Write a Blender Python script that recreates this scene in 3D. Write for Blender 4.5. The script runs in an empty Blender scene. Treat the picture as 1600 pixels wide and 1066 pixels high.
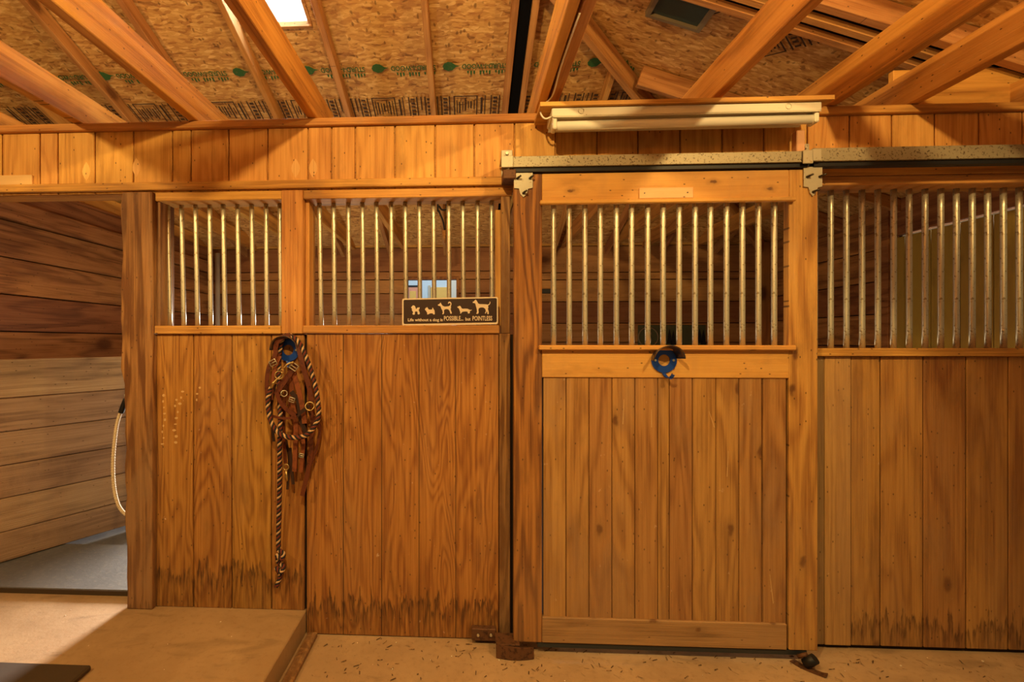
import bpy, bmesh, math, random
from mathutils import Vector, Matrix
random.seed(7)
PI = math.pi
C = bpy.context.scene.collection
# ---------------------------------------------------------------- camera
TH = math.atan(.0494); cT, sT = math.cos(TH), math.sin(TH)
CAM = Vector((0, -2.21, 1.35)); F = 760.0
cd = bpy.data.cameras.new('camera'); cam = bpy.data.objects.new('camera', cd); C.objects.link(cam)
cam.location = CAM; cam.rotation_euler = (PI/2, 0, TH)
cd.sensor_width = 36; cd.lens = F/1600*36; cd.shift_x = (800-692)/1600; cd.clip_start = .02
bpy.context.scene.camera = cam
# ---------------------------------------------------------------- world, lights, exposure
w = bpy.data.worlds.new('world'); bpy.context.scene.world = w; w.use_nodes = True
w.node_tree.nodes['Background'].inputs[0].default_value = (1.0, .70, .36, 1)
w.node_tree.nodes['Background'].inputs[1].default_value = .17
vs = bpy.context.scene.view_settings
vs.view_transform = 'Standard'; vs.look = 'None'; vs.gamma = 1; vs.use_curve_mapping = False; vs.exposure = 0.0
def lamp(name, loc, e, col, r=.035):
    l = bpy.data.lights.new(name, 'POINT'); l.energy = e; l.color = col; l.shadow_soft_size = r
    o = bpy.data.objects.new(name, l); C.objects.link(o); o.location = loc; return o
def area(name, loc, rot, sx, sy, e, col):
    l = bpy.data.lights.new(name, 'AREA'); l.energy = e; l.color = col; l.shape = 'RECTANGLE'; l.size = sx; l.size_y = sy
    o = bpy.data.objects.new(name, l); C.objects.link(o); o.location = loc; o.rotation_euler = rot; return o
WARM = (1, .67, .25)
lamp('aisle_bulb_light', (-.24, -1.9, 2.68), 134, WARM)
lamp('aisle_bulb_light', (1.42, -1.9, 2.75), 106, WARM)
lamp('aisle_bulb_light', (-2.15, -1.9, 2.56), 104, WARM)
DAY = (.80, .90, 1.0)
h_ = area('hatch_daylight', (-1.13, 3.62, 1.0), (math.radians(69), 0, PI), .5, .9, 120, (1, .93, .85)); h_.data.spread = math.radians(62)       # outside the low hatch, shining into the stall
area('yard_daylight', (-.4, 4.2, 3.4), (math.radians(35), 0, 0), 2.5, 1.0, 60, DAY)      # lights the building outside
area('skylight_daylight', (-1.15, .60, 2.40+.35*2.58+.30), (-math.atan(.35), 0, 0), .50, .90, 55, DAY)   # sky over the skylight pane
lamp('stall_fill', (-1.0, 1.5, 1.05), 23, (1, .84, .58), .12)        # added fill, hidden low in the stalls, standing in for floor bounce
lamp('stall_fill', (1.9, 1.1, .95), 5, (1, .80, .50), .12)  # second unseen fill, added to brighten the right stall
s_ = area('slit_daylight', (3.42, .85, 2.13), (0, PI/2, 0), .10, 1.3, 3, DAY); s_.data.spread = math.radians(35)
# ---------------------------------------------------------------- helpers
def P(px, py, Y=0.0):
    a = (px-692)/F; b = (533-py)/F
    dx = a*cT-sT; dy = cT+a*sT; t = (Y-CAM.y)/dy
    return Vector((dx*t, Y, CAM.z+b*t))
def X(px, Y=0.0): return P(px, 500, Y).x
def Z(px, py, Y=0.0): return P(px, py, Y).z
class MB:
    def __init__(s): s.bm = bmesh.new()
    def box(s, x0, x1, y0, y1, z0, z1, bev=.002, mi=0):
        vs_ = [s.bm.verts.new((x, y, z)) for x in (x0, x1) for y in (y0, y1) for z in (z0, z1)]
        fs = []
        for f in ((0,1,3,2),(4,6,7,5),(0,4,5,1),(2,3,7,6),(0,2,6,4),(1,5,7,3)):
            fc = s.bm.faces.new([vs_[i] for i in f]); fc.material_index = mi; fs.append(fc)
        if bev:
            es = list({e for f in fs for e in f.edges})
            bmesh.ops.bevel(s.bm, geom=es, offset=bev, segments=1, affect='EDGES', clamp_overlap=True)
        return s
    def prism(s, pts, y0, y1, mi=0):                 # pts: (x, z), counter-clockwise seen from -Y
        a = [s.bm.verts.new((x, y0, z)) for x, z in pts]; b = [s.bm.verts.new((x, y1, z)) for x, z in pts]
        n = len(pts); fs = [s.bm.faces.new(a), s.bm.faces.new(b[::-1])]
        for i in range(n):
            fs.append(s.bm.faces.new((a[i], b[i], b[(i+1) % n], a[(i+1) % n])))
        for f in fs: f.material_index = mi
        return s
    def poly(s, pts, mi=0):
        f = s.bm.faces.new([s.bm.verts.new(p) for p in pts]); f.material_index = mi; return s
    def tube(s, path, r, seg=10, mi=0, cap=True):
        path = [Vector(p) for p in path]; n = len(path); rings = []
        up = None
        for i, p in enumerate(path):
            t = (path[min(i+1, n-1)]-path[max(i-1, 0)]).normalized()
            if up is None: up = t.orthogonal().normalized()
            up = (up-t*up.dot(t)); up = up.normalized() if up.length > 1e-6 else t.orthogonal().normalized()
            bn = t.cross(up); rr = r[i] if isinstance(r, (list, tuple)) else r
            rings.append([s.bm.verts.new(p+(up*math.cos(2*PI*k/seg)+bn*math.sin(2*PI*k/seg))*rr) for k in range(seg)])
        for i in range(n-1):
            for k in range(seg):
                f = s.bm.faces.new((rings[i][k], rings[i][(k+1) % seg], rings[i+1][(k+1) % seg], rings[i+1][k])); f.smooth = True; f.material_index = mi
        if cap:
            for f in (s.bm.faces.new(rings[0][::-1]), s.bm.faces.new(rings[-1])): f.material_index = mi
        return s
    def ring(s, c, R, r, axis=(0, 1, 0), seg=24, mi=0, sx=1, sz=1):
        c = Vector(c); ax = Vector(axis).normalized(); u = ax.orthogonal().normalized(); v = ax.cross(u)
        pts = [c+(u*math.cos(2*PI*i/seg)*sx+v*math.sin(2*PI*i/seg)*sz)*R for i in range(seg)]
        rings = []
        for i, p in enumerate(pts):
            d = (p-c).normalized()
            rings.append([s.bm.verts.new(p+(d*math.cos(2*PI*k/8)+ax*math.sin(2*PI*k/8))*r) for k in range(8)])
        for i in range(seg):
            for k in range(8):
                j = (i+1) % seg
                f = s.bm.faces.new((rings[i][k], rings[j][k], rings[j][(k+1) % 8], rings[i][(k+1) % 8])); f.smooth = True; f.material_index = mi
        return s
    def strap(s, path, wd, th=.003, n=(0, -1, 0), mi=0):  # flat strap, broad face to n
        path = smooth(path); N = Vector(n); m = len(path); q = []
        for i, p in enumerate(path):
            t = (path[min(i+1, m-1)]-path[max(i-1, 0)]).normalized()
            sd = t.cross(N).normalized()*wd/2; nn = sd.cross(t).normalized()*th/2
            q.append([s.bm.verts.new(p+sd+nn), s.bm.verts.new(p-sd+nn), s.bm.verts.new(p-sd-nn), s.bm.verts.new(p+sd-nn)])
        for i in range(m-1):
            for k in range(4):
                f = s.bm.faces.new((q[i][k], q[i][(k+1) % 4], q[i+1][(k+1) % 4], q[i+1][k])); f.material_index = mi
        s.bm.faces.new(q[0][::-1]); s.bm.faces.new(q[-1]); return s
    def text(s, txt, size, M, mi=0, bold=0.0, sx=1.0, align='LEFT'):
        cu = bpy.data.curves.new('t', 'FONT'); cu.body = txt; cu.size = size; cu.offset = bold; cu.align_x = align; cu.resolution_u = 3
        o = bpy.data.objects.new('t', cu); C.objects.link(o)
        bpy.context.view_layer.update()
        me = bpy.data.meshes.new_from_object(o.evaluated_get(bpy.context.evaluated_depsgraph_get()))
        vs_ = [s.bm.verts.new(M @ Vector((v.co.x*sx, v.co.y, 0))) for v in me.vertices]
        for p in me.polygons:
            try:
                f = s.bm.faces.new([vs_[i] for i in p.vertices]); f.material_index = mi
            except ValueError: pass
        bpy.data.objects.remove(o); bpy.data.curves.remove(cu); bpy.data.meshes.remove(me); return s
    def build(s, name, mats, parent=None, kind=None, fix=True):
        if fix: bmesh.ops.recalc_face_normals(s.bm, faces=s.bm.faces)
        off = wloc(parent)
        if off.length: bmesh.ops.translate(s.bm, verts=s.bm.verts, vec=-off)
        me = bpy.data.meshes.new(name); s.bm.to_mesh(me); s.bm.free()
        for m in (mats if isinstance(mats, (list, tuple)) else [mats]): me.materials.append(m)
        o = bpy.data.objects.new(name, me); C.objects.link(o); o.parent = parent
        if kind: o['kind'] = kind
        return o
def wloc(o):
    v = Vector((0, 0, 0))
    while o: v += o.location; o = o.parent
    return v
def smooth(path, sub=6):                               # Catmull-Rom through the points
    p = [Vector(a) for a in path]
    if len(p) < 3: return p
    p = [p[0]*2-p[1]]+p+[p[-1]*2-p[-2]]; out = []
    for i in range(1, len(p)-2):
        for k in range(sub):
            t = k/sub; a, b, c_, d = p[i-1], p[i], p[i+1], p[i+2]
            out.append(.5*((2*b)+(c_-a)*t+(2*a-5*b+4*c_-d)*t*t+(-a+3*b-3*c_+d)*t**3))
    out.append(p[-2]); return out
def thing(name, label, cat, loc=(0, 0, 0), group=None):
    o = bpy.data.objects.new(name, None); C.objects.link(o); o.location = loc; o.empty_display_size = .05
    return tag(o, label, cat, group)
def tag(o, label, cat, group=None, kind=None):
    o['label'] = label; o['category'] = cat
    if group: o['group'] = group
    if kind: o['kind'] = kind
    return o
def beam(name, p, q, wd, ht, mat, parent=None, bev=.003, up=(0, 0, 1)):
    """a board from p to q (axis of its lower face's middle), wd across, ht upward; grain runs along it"""
    p, q = Vector(p), Vector(q); d = q-p; L = d.length; d.normalize()
    sd = Vector(up).cross(d).normalized(); u = d.cross(sd)
    m = MB().box(0, L, -wd/2, wd/2, 0, ht, bev)
    o = m.build(name, mat)
    M = Matrix((d, sd, u)).transposed().to_4x4(); M.translation = p-wloc(parent)
    o.parent = parent; o.matrix_basis = M
    return o
# ---------------------------------------------------------------- materials
def nt(name):
    m = bpy.data.materials.new(name); m.use_nodes = True; t = m.node_tree
    return m, t, t.nodes['Principled BSDF']
def N(t, typ, **kw):
    n = t.nodes.new(typ)
    for k, v in kw.items():
        if k.startswith('i_'): n.inputs[k[2:].replace('_', ' ')].default_value = v
        else: setattr(n, k, v)
    return n
def mth(t, op, a, b=None, c=None, clamp=False):
    n = t.nodes.new('ShaderNodeMath'); n.operation = op; n.use_clamp = clamp
    for i, v in enumerate((a, b, c)):
        if v is None: continue
        if isinstance(v, (int, float)): n.inputs[i].default_value = v
        else: t.links.new(v, n.inputs[i])
    return n.outputs[0]
def mix(t, fac, a, b, mode='MIX'):
    n = t.nodes.new('ShaderNodeMix'); n.data_type = 'RGBA'; n.blend_type = mode
    for i, v in ((0, fac), (6, a), (7, b)):
        if isinstance(v, (int, float)): n.inputs[i].default_value = v
        elif isinstance(v, tuple): n.inputs[i].default_value = (*v, 1)
        else: t.links.new(v, n.inputs[i])
    return n.outputs[2]
def ss(t, v, lo, hi):
    n = t.nodes.new('ShaderNodeMapRange'); n.interpolation_type = 'SMOOTHSTEP'
    t.links.new(v, n.inputs[0]); n.inputs[1].default_value = lo; n.inputs[2].default_value = hi
    return n.outputs[0]
def mapped(t, src, sc):
    n = t.nodes.new('ShaderNodeMapping'); n.inputs['Scale'].default_value = sc; t.links.new(src, n.inputs[0]); return n.outputs[0]
def noise(t, vec, sc, det=3, rough=.5, dist=0, out=0):
    n = N(t, 'ShaderNodeTexNoise'); n.inputs['Scale'].default_value = sc; n.inputs['Detail'].default_value = det
    n.inputs['Roughness'].default_value = rough; n.inputs['Distortion'].default_value = dist
    t.links.new(vec, n.inputs['Vector']); return n.outputs[out]
def wood(name, ax='z', light=(.66, .33, .105), mid=(.52, .235, .065), dark=(.25, .085, .02), cont=.5, freq=22, knots=.0,
         tint=.16, wear=0, flame=0, pale=0, rough=.6, streak=.5, zb=0.0, specks=.8, wearcol=(.345, .20, .098)):
    m, t, b = nt(name); L = t.links
    tc = N(t, 'ShaderNodeTexCoord'); geo = N(t, 'ShaderNodeNewGeometry'); oi = N(t, 'ShaderNodeObjectInfo')
    rnd = mth(t, 'ADD', mth(t, 'MULTIPLY', geo.outputs['Random Per Island'], 31.0), mth(t, 'MULTIPLY', oi.outputs['Random'], 17.0))
    cmb = N(t, 'ShaderNodeCombineXYZ')
    for i in range(3): L.new(rnd, cmb.inputs[i])
    va = N(t, 'ShaderNodeVectorMath', operation='ADD'); L.new(tc.outputs['Object'], va.inputs[0]); L.new(cmb.outputs[0], va.inputs[1])
    def sc(al, ac): return tuple(al if k == ax else ac for k in 'xyz')
    fl_ = 'x' if ax == 'y' else 'y'
    sp0 = N(t, 'ShaderNodeSeparateXYZ'); L.new(va.outputs[0], sp0.inputs[0]); cb0 = N(t, 'ShaderNodeCombineXYZ')
    L.new(sp0.outputs['xyz'.index([k for k in 'xyz' if k not in (ax, fl_)][0])], cb0.inputs[0]); L.new(sp0.outputs['xyz'.index(ax)], cb0.inputs[1])
    vf = cb0.outputs[0]                                   # (across, along) on the board's face
    v = va.outputs[0]
    n1 = noise(t, mapped(t, v, sc(.9, 7)), 1.0, 2, .5, .35)
    con = mth(t, 'MULTIPLY_ADD', mth(t, 'SINE', mth(t, 'MULTIPLY', n1, freq*PI)), .5, .5)
    con = mth(t, 'POWER', con, 1.6)
    n2 = ss(t, noise(t, mapped(t, v, sc(2.2, 110)), 1.0, 5, .7), .25, .75)
    n3 = noise(t, mapped(t, v, sc(.8, 3.5)), 1.0, 3, .6)
    f = mth(t, 'ADD', mth(t, 'MULTIPLY', con, cont*.8), mth(t, 'MULTIPLY', n2, streak))
    f = mth(t, 'ADD', f, mth(t, 'MULTIPLY', n3, .35))
    r = N(t, 'ShaderNodeValToRGB'); L.new(f, r.inputs[0]); e = r.color_ramp.elements
    e[0].position = .12; e[0].color = (*light, 1); e[1].position = .95; e[1].color = (*dark, 1)
    x = e.new(.48); x.color = (*mid, 1)
    col = r.outputs[0]
    hs = N(t, 'ShaderNodeHueSaturation'); L.new(col, hs.inputs['Color'])
    tv = mth(t, 'ADD', geo.outputs['Random Per Island'], oi.outputs['Random'])
    tv = mth(t, 'FRACT', mth(t, 'MULTIPLY', tv, 3.7))
    L.new(mth(t, 'MULTIPLY_ADD', tv, 2*tint, 1-tint), hs.inputs['Value'])
    L.new(mth(t, 'MULTIPLY_ADD', tv, .016, .492), hs.inputs['Hue']); col = hs.outputs[0]
    spl = noise(t, mapped(t, v, sc(3.0, 9)), 1.0, 5, .65)
    col = mix(t, mth(t, 'MULTIPLY', ss(t, spl, .52, .75), .45), col, tuple(c*.45 for c in mid), 'MIX')
    if knots:
        vo = N(t, 'ShaderNodeTexVoronoi'); vo.inputs['Scale'].default_value = knots; vo.voronoi_dimensions = '2D'
        wn = N(t, 'ShaderNodeVectorMath', operation='ADD'); L.new(mapped(t, vf, (1, .5, 1)), wn.inputs[0])
        ns = N(t, 'ShaderNodeVectorMath', operation='SCALE'); L.new(noise(t, v, 30, 2, out=1), ns.inputs[0]); ns.inputs['Scale'].default_value = .018
        L.new(ns.outputs[0], wn.inputs[1]); L.new(wn.outputs[0], vo.inputs['Vector'])
        kc = N(t, 'ShaderNodeSeparateColor'); L.new(vo.outputs['Color'], kc.inputs[0])
        k = mth(t, 'MULTIPLY', mth(t, 'SUBTRACT', 1.0, ss(t, vo.outputs['Distance'], .03, .085)), mth(t, 'GREATER_THAN', kc.outputs[0], .55))
        halo = mth(t, 'MULTIPLY', mth(t, 'SUBTRACT', 1.0, ss(t, vo.outputs['Distance'], .07, .20)), mth(t, 'GREATER_THAN', kc.outputs[0], .55))
        col = mix(t, mth(t, 'MULTIPLY', halo, .4), col, tuple(c*.6 for c in mid))
        col = mix(t, mth(t, 'MULTIPLY', k, .8), col, (.10, .03, .008))
    if specks:
        vo = N(t, 'ShaderNodeTexVoronoi'); vo.inputs['Scale'].default_value = 1.0; vo.voronoi_dimensions = '2D'; L.new(mapped(t, vf, (44, 26, 1)), vo.inputs['Vector'])
        sp_ = N(t, 'ShaderNodeSeparateColor'); L.new(vo.outputs['Color'], sp_.inputs[0])
        near = mth(t, 'SUBTRACT', 1.0, ss(t, vo.outputs['Distance'], .07, .15))
        col = mix(t, mth(t, 'MULTIPLY', mth(t, 'MULTIPLY', near, mth(t, 'GREATER_THAN', sp_.outputs[0], .91)), specks), col, (.05, .02, .008))
    pos = N(t, 'ShaderNodeSeparateXYZ'); L.new(geo.outputs['Position'], pos.inputs[0])
    if wear:                                            # scuffed, bleached grey patches rubbed by animals
        wv = noise(t, mapped(t, geo.outputs['Position'], (5, 5, 1.6)), 1.0, 5, .65)
        low = mth(t, 'SUBTRACT', 1.0, ss(t, pos.outputs[2], .15, 1.25))
        wf = mth(t, 'ADD', ss(t, wv, .45, .68), mth(t, 'MULTIPLY', low, .45), clamp=True)
        col = mix(t, mth(t, 'MULTIPLY', wf, wear), col, wearcol)
    if pale:
        pv = noise(t, mapped(t, geo.outputs['Position'], (26, 26, 20)), 1.0, 4, .7)
        col = mix(t, mth(t, 'MULTIPLY', ss(t, pv, .68, .74), pale), col, (.75, .55, .36))
    if flame:                                           # ragged water stain soaking up from the floor
        fl = noise(t, mapped(t, geo.outputs['Position'], (42, 10, 5)), 1.0, 4, .6)
        hgt = mth(t, 'SUBTRACT', mth(t, 'MULTIPLY_ADD', fl, .42, -.09+zb), pos.outputs[2])
        edge = mth(t, 'MULTIPLY', ss(t, hgt, -.01, .02), mth(t, 'SUBTRACT', 1.0, mth(t, 'MULTIPLY', ss(t, hgt, .03, .10), .55)))
        fine = noise(t, mapped(t, geo.outputs['Position'], (120, 20, 9)), 1.0, 3, .6)
        col = mix(t, mth(t, 'MULTIPLY', mth(t, 'MULTIPLY', edge, ss(t, fine, .3, .62)), flame), col, (.07, .03, .012))
    L.new(col, b.inputs['Base Color']); b.inputs['Roughness'].default_value = rough
    b.inputs['Specular IOR Level'].default_value = .35
    bp = N(t, 'ShaderNodeBump'); bp.inputs['Strength'].default_value = .6; bp.inputs['Distance'].default_value = .003
    L.new(mth(t, 'MULTIPLY', f, -1.0), bp.inputs['Height']); L.new(bp.outputs[0], b.inputs['Normal'])
    return m
def plain(name, col, rough=.6, metal=0.0, var=.0, sc=20, col2=None, lo=.5, hi=.65, bump=0.0, spec=.5):
    m, t, b = nt(name); b.inputs['Roughness'].default_value = rough; b.inputs['Metallic'].default_value = metal
    b.inputs['Specular IOR Level'].default_value = spec
    tc = N(t, 'ShaderNodeTexCoord'); n = noise(t, tc.outputs['Object'], sc, 5, .65)
    c2 = col2 or tuple(x*.7 for x in col)
    t.links.new(mix(t, mth(t, 'MULTIPLY', ss(t, n, lo, hi), var if col2 is None else max(var, .9)), col, c2), b.inputs['Base Color'])
    if bump:
        bp = N(t, 'ShaderNodeBump'); bp.inputs['Strength'].default_value = bump; bp.inputs['Distance'].default_value = .002
        t.links.new(n, bp.inputs['Height']); t.links.new(bp.outputs[0], b.inputs['Normal'])
    return m
def osb_mat(name, tone=1.0):
    m, t, b = nt(name); L = t.links
    tc = N(t, 'ShaderNodeTexCoord'); v = tc.outputs['Object']
    ns = N(t, 'ShaderNodeVectorMath', operation='SCALE'); L.new(noise(t, v, 9, 2, out=1), ns.inputs[0]); ns.inputs['Scale'].default_value = .045
    wv = N(t, 'ShaderNodeVectorMath', operation='ADD'); L.new(v, wv.inputs[0]); L.new(ns.outputs[0], wv.inputs[1])
    cols = []
    for sc_, rot in (((19, 66, 30), .45), ((24, 74, 30), -.6), ((50, 28, 30), .2)):
        mp = N(t, 'ShaderNodeMapping'); mp.inputs['Scale'].default_value = sc_; mp.inputs['Rotation'].default_value = (0, 0, rot)
        L.new(wv.outputs[0], mp.inputs[0])
        vo = N(t, 'ShaderNodeTexVoronoi'); vo.inputs['Scale'].default_value = 1.0; L.new(mp.outputs[0], vo.inputs['Vector'])
        sp = N(t, 'ShaderNodeSeparateColor'); L.new(vo.outputs['Color'], sp.inputs[0]); cols.append((sp.outputs[0], sp.outputs[1], vo.outputs['Distance']))
    f = mth(t, 'ADD', mth(t, 'MULTIPLY', cols[0][0], .45), mth(t, 'MULTIPLY', cols[1][0], .35))
    f = mth(t, 'ADD', f, mth(t, 'MULTIPLY', noise(t, mapped(t, v, (30, 120, 60)), 1, 4, .6), .3))
    r = N(t, 'ShaderNodeValToRGB'); L.new(f, r.inputs[0]); e = r.color_ramp.elements
    T = tone
    e[0].position = .12; e[0].color = (.16*T, .07*T, .022*T, 1); e[1].position = .92; e[1].color = (.82*T, .54*T, .22*T, 1)
    for p_, c_ in ((.3, (.46, .21, .065)), (.5, (.56, .295, .085)), (.72, (.68, .39, .13))):
        x = e.new(p_); x.color = (*[q*T for q in c_], 1)
    dk = mth(t, 'MULTIPLY', mth(t, 'GREATER_THAN', cols[2][0], .87), ss(t, mth(t, 'SUBTRACT', .5, cols[2][2]), .0, .25))
    col = mix(t, mth(t, 'MULTIPLY', dk, .65), r.outputs[0], (.14*T, .055*T, .02*T))
    L.new(col, b.inputs['Base Color']); b.inputs['Roughness'].default_value = .7; b.inputs['Specular IOR Level'].default_value = .3
    bp = N(t, 'ShaderNodeBump'); bp.inputs['Strength'].default_value = .4; bp.inputs['Distance'].default_value = .003
    L.new(f, bp.inputs['Height']); L.new(bp.outputs[0], b.inputs['Normal'])
    return m
def concrete_mat(name, a, b_, c, spots=.4):
    m, t, b = nt(name); L = t.links
    geo = N(t, 'ShaderNodeNewGeometry'); v = geo.outputs['Position']
    n1 = noise(t, v, 2.2, 6, .6, .4); n2 = noise(t, v, 38, 5, .7)
    col = mix(t, ss(t, n1, .35, .68), a, b_)
    col = mix(t, mth(t, 'MULTIPLY', ss(t, n2, .5, .72), .5), col, c)
    vo = N(t, 'ShaderNodeTexVoronoi'); vo.inputs['Scale'].default_value = 26; L.new(v, vo.inputs['Vector'])
    col = mix(t, mth(t, 'MULTIPLY', mth(t, 'SUBTRACT', 1.0, ss(t, vo.outputs['Distance'], .04, .10)), spots), col, (.09, .045, .02))
    cr = noise(t, mapped(t, v, (3, 9, 1)), 1, 5, .6, .8)
    col = mix(t, mth(t, 'MULTIPLY', ss(t, cr, .56, .7), .35), col, tuple(x*.5 for x in c))
    L.new(col, b.inputs['Base Color']); b.inputs['Roughness'].default_value = .75
    bp = N(t, 'ShaderNodeBump'); bp.inputs['Strength'].default_value = .3; bp.inputs['Distance'].default_value = .004
    L.new(n2, bp.inputs['Height']); L.new(bp.outputs[0], b.inputs['Normal'])
    return m
M_ = {}
M_['header'] = wood('header_ply', 'z', cont=.35, freq=16, knots=0, tint=.05, streak=.4, light=(.76, .42, .115), mid=(.66, .335, .078), dark=(.40, .165, .03))
M_['rail'] = wood('rail_wood', 'x', cont=.35, freq=10, knots=0, tint=.08, light=(.68, .36, .095), mid=(.57, .275, .062), dark=(.28, .105, .022), wear=.25)
M_['studz'] = wood('stud_wood', 'z', cont=.35, freq=9, knots=1.5, tint=.08, light=(.72, .38, .105), mid=(.62, .30, .072), dark=(.36, .14, .032))
M_['post'] = wood('post_wood', 'z', cont=.75, freq=16, knots=0, light=(.50, .27, .095), mid=(.38, .19, .06), dark=(.17, .07, .02), wear=.6, flame=.5, streak=.7)
M_['ply'] = wood('fir_ply', 'z', cont=.42, freq=34, light=(.54, .265, .060), mid=(.42, .185, .036), dark=(.22, .075, .013), tint=.06, flame=.9, pale=.5, streak=.55, zb=.05, wear=.2)
M_['plyl'] = wood('fir_ply_left', 'z', cont=.42, freq=32, light=(.54, .265, .060), mid=(.42, .185, .036), dark=(.22, .075, .013), tint=.06, flame=.9, pale=.9, streak=.55, zb=.17, wear=.2)
M_['stile'] = wood('stile_pine', 'z', cont=.55, freq=14, knots=5, light=(.64, .35, .095), mid=(.55, .275, .065), dark=(.32, .13, .03), tint=.05, wear=.45)
M_['stile2'] = wood('stained_stile', 'z', cont=.6, freq=16, knots=1.2, light=(.50, .24, .055), mid=(.38, .165, .034), dark=(.16, .06, .014), tint=.05, wear=.3, streak=.6)
M_['grey'] = wood('grey_dusty_board', 'z', cont=.2, light=(.38, .25, .11), mid=(.31, .195, .08), dark=(.18, .10, .04), wear=.6, pale=.4)
M_['palebd'] = wood('pale_dusty_board', 'z', cont=.2, light=(.60, .36, .13), mid=(.52, .29, .095), dark=(.3, .14, .04), wear=.5, pale=.9)
M_['doorx'] = wood('door_pine_rail', 'x', cont=.18, freq=8, knots=9, light=(.70, .385, .10), mid=(.62, .31, .072), dark=(.36, .15, .032), tint=.05, streak=.25, wear=.25)
M_['doorb'] = wood('door_pine_board', 'z', cont=.45, freq=14, knots=5, light=(.53, .29, .088), mid=(.44, .22, .060), dark=(.24, .10, .026), tint=.13, wear=.6, pale=.3)
M_['doorlow'] = wood('door_low_rail', 'x', cont=.3, freq=8, knots=8, light=(.46, .28, .125), mid=(.39, .225, .09), dark=(.12, .06, .022), tint=.05, wear=.5, streak=.5)
M_['right'] = wood('right_wall_board', 'z', cont=.35, freq=12, knots=3.5, light=(.50, .26, .070), mid=(.40, .19, .046), dark=(.21, .08, .02), tint=.16, flame=.8, wear=.35, zb=.02, pale=.3)
M_['back'] = wood('back_wall_board', 'x', cont=.25, freq=9, knots=1.6, light=(.52, .25, .085), mid=(.43, .19, .06), dark=(.22, .08, .025), tint=.22, streak=.35)
M_['side'] = wood('side_wall_board', 'y', cont=.5, freq=10, knots=1.3, light=(.52, .235, .075), mid=(.41, .17, .050), dark=(.18, .065, .02), tint=.25, streak=.45)
M_['gate'] = wood('gate_board', 'x', cont=.4, freq=10, knots=1.1, light=(.40, .27, .16), mid=(.31, .195, .11), dark=(.14, .08, .045), tint=.15, wear=.5, streak=.5)
M_['joist'] = wood('joist_fir', 'x', cont=.45, freq=9, knots=1.4, light=(.74, .38, .09), mid=(.63, .295, .060), dark=(.34, .13, .026), tint=.1, streak=.4)
M_['rafter'] = wood('rafter_fir', 'x', cont=.4, freq=9, knots=1.8, light=(.62, .32, .11), mid=(.52, .24, .075), dark=(.30, .11, .03), tint=.12, streak=.4)
M_['osb'] = osb_mat('osb')
M_['zinc'] = plain('galvanised_steel', (.62, .58, .45), .36, .7, sc=70, col2=(.24, .18, .09), lo=.56, hi=.66, bump=.25)
M_['track'] = plain('rusty_galvanised_track', (.34, .30, .20), .5, .45, sc=110, col2=(.09, .055, .03), lo=.55, hi=.63, bump=.4)
M_['plate'] = plain('worn_white_metal', (.47, .43, .32), .5, .3, sc=60, col2=(.34, .24, .12), lo=.6, hi=.7)
M_['bolt'] = plain('dark_bolt', (.07, .055, .04), .4, .7)
M_['brass'] = plain('tarnished_brass', (.55, .40, .16), .35, .9, sc=50, var=.6)
M_['black'] = plain('black_iron', (.012, .012, .014), .5, .3)
M_['gapshade'] = plain('gap_shade_black', (.004, .004, .005), .95, 0, spec=.1)  # shade of the open rafter gaps, as a black colour
M_['white'] = plain('white_enamel', (.68, .64, .52), .35, 0, sc=70, col2=(.36, .24, .12), lo=.66, hi=.72)
M_['tube'] = plain('fluorescent_glass', (.80, .78, .68), .12, 0)
M_['blue'] = plain('blue_paint', (.015, .07, .40), .28, .25, sc=60, col2=(.03, .03, .04), lo=.6, hi=.68)
M_['bluein'] = plain('blue_paint_brown_reflection', (.13, .075, .04), .4, .5, sc=40, col2=(.02, .05, .12), lo=.5, hi=.6)  # brown reflection and dark underside put into the saddle's colour
M_['leather'] = plain('brown_leather', (.125, .030, .011), .38, 0, sc=40, col2=(.06, .015, .006), bump=.2)
M_['leather2'] = plain('tan_leather', (.24, .065, .02), .42, 0, sc=40, col2=(.13, .033, .011))
M_['leather3'] = plain('dark_leather', (.035, .014, .009), .45, 0)
M_['r1'] = plain('rope_tan', (.62, .40, .22), .9); M_['r2'] = plain('rope_black', (.018, .016, .02), .9); M_['r3'] = plain('rope_maroon', (.16, .03, .02), .9)
M_['cream'] = plain('cream_paint', (.84, .70, .50), .5, 0, sc=60, var=.2)
M_['brown'] = plain('brown_sign_paint', (.045, .020, .010), .35, 0, sc=8, var=.3)
M_['plaque'] = wood('plaque_wood', 'x', cont=.1, light=(.78, .50, .24), mid=(.72, .44, .19), dark=(.6, .33, .12), tint=.02, streak=.2)
M_['mat'] = concrete_mat('rubber_mat', (.085, .08, .075), (.13, .12, .105), (.20, .17, .13), .1)
M_['matd'] = plain('dark_mat_edge', (.055, .032, .014), .8, 0, bump=.3)
M_['chewed'] = plain('chewed_wood', (.62, .40, .17), .7, 0, sc=60, var=.5)
M_['matd2'] = plain('dirty_skylight_frame', (.20, .15, .09), .6)
M_['conc'] = concrete_mat('aisle_concrete', (.38, .245, .13), (.48, .32, .175), (.28, .165, .08))
M_['pad'] = concrete_mat('pad_concrete', (.34, .21, .10), (.43, .28, .145), (.28, .16, .07), .2)
M_['gap'] = plain('dark_gap', (.02, .010, .005), .95)
M_['yellow'] = wood('yellow_siding', 'z', cont=.1, light=(.52, .34, .06), mid=(.46, .29, .05), dark=(.34, .20, .035), tint=.06, streak=.15, specks=0)
M_['pvc'] = plain('white_pvc', (.74, .70, .58), .4)
M_['wrope'] = plain('white_braided_rope', (.74, .60, .42), .8, 0, sc=260, col2=(.45, .30, .16), lo=.5, hi=.6, bump=.4)
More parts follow.
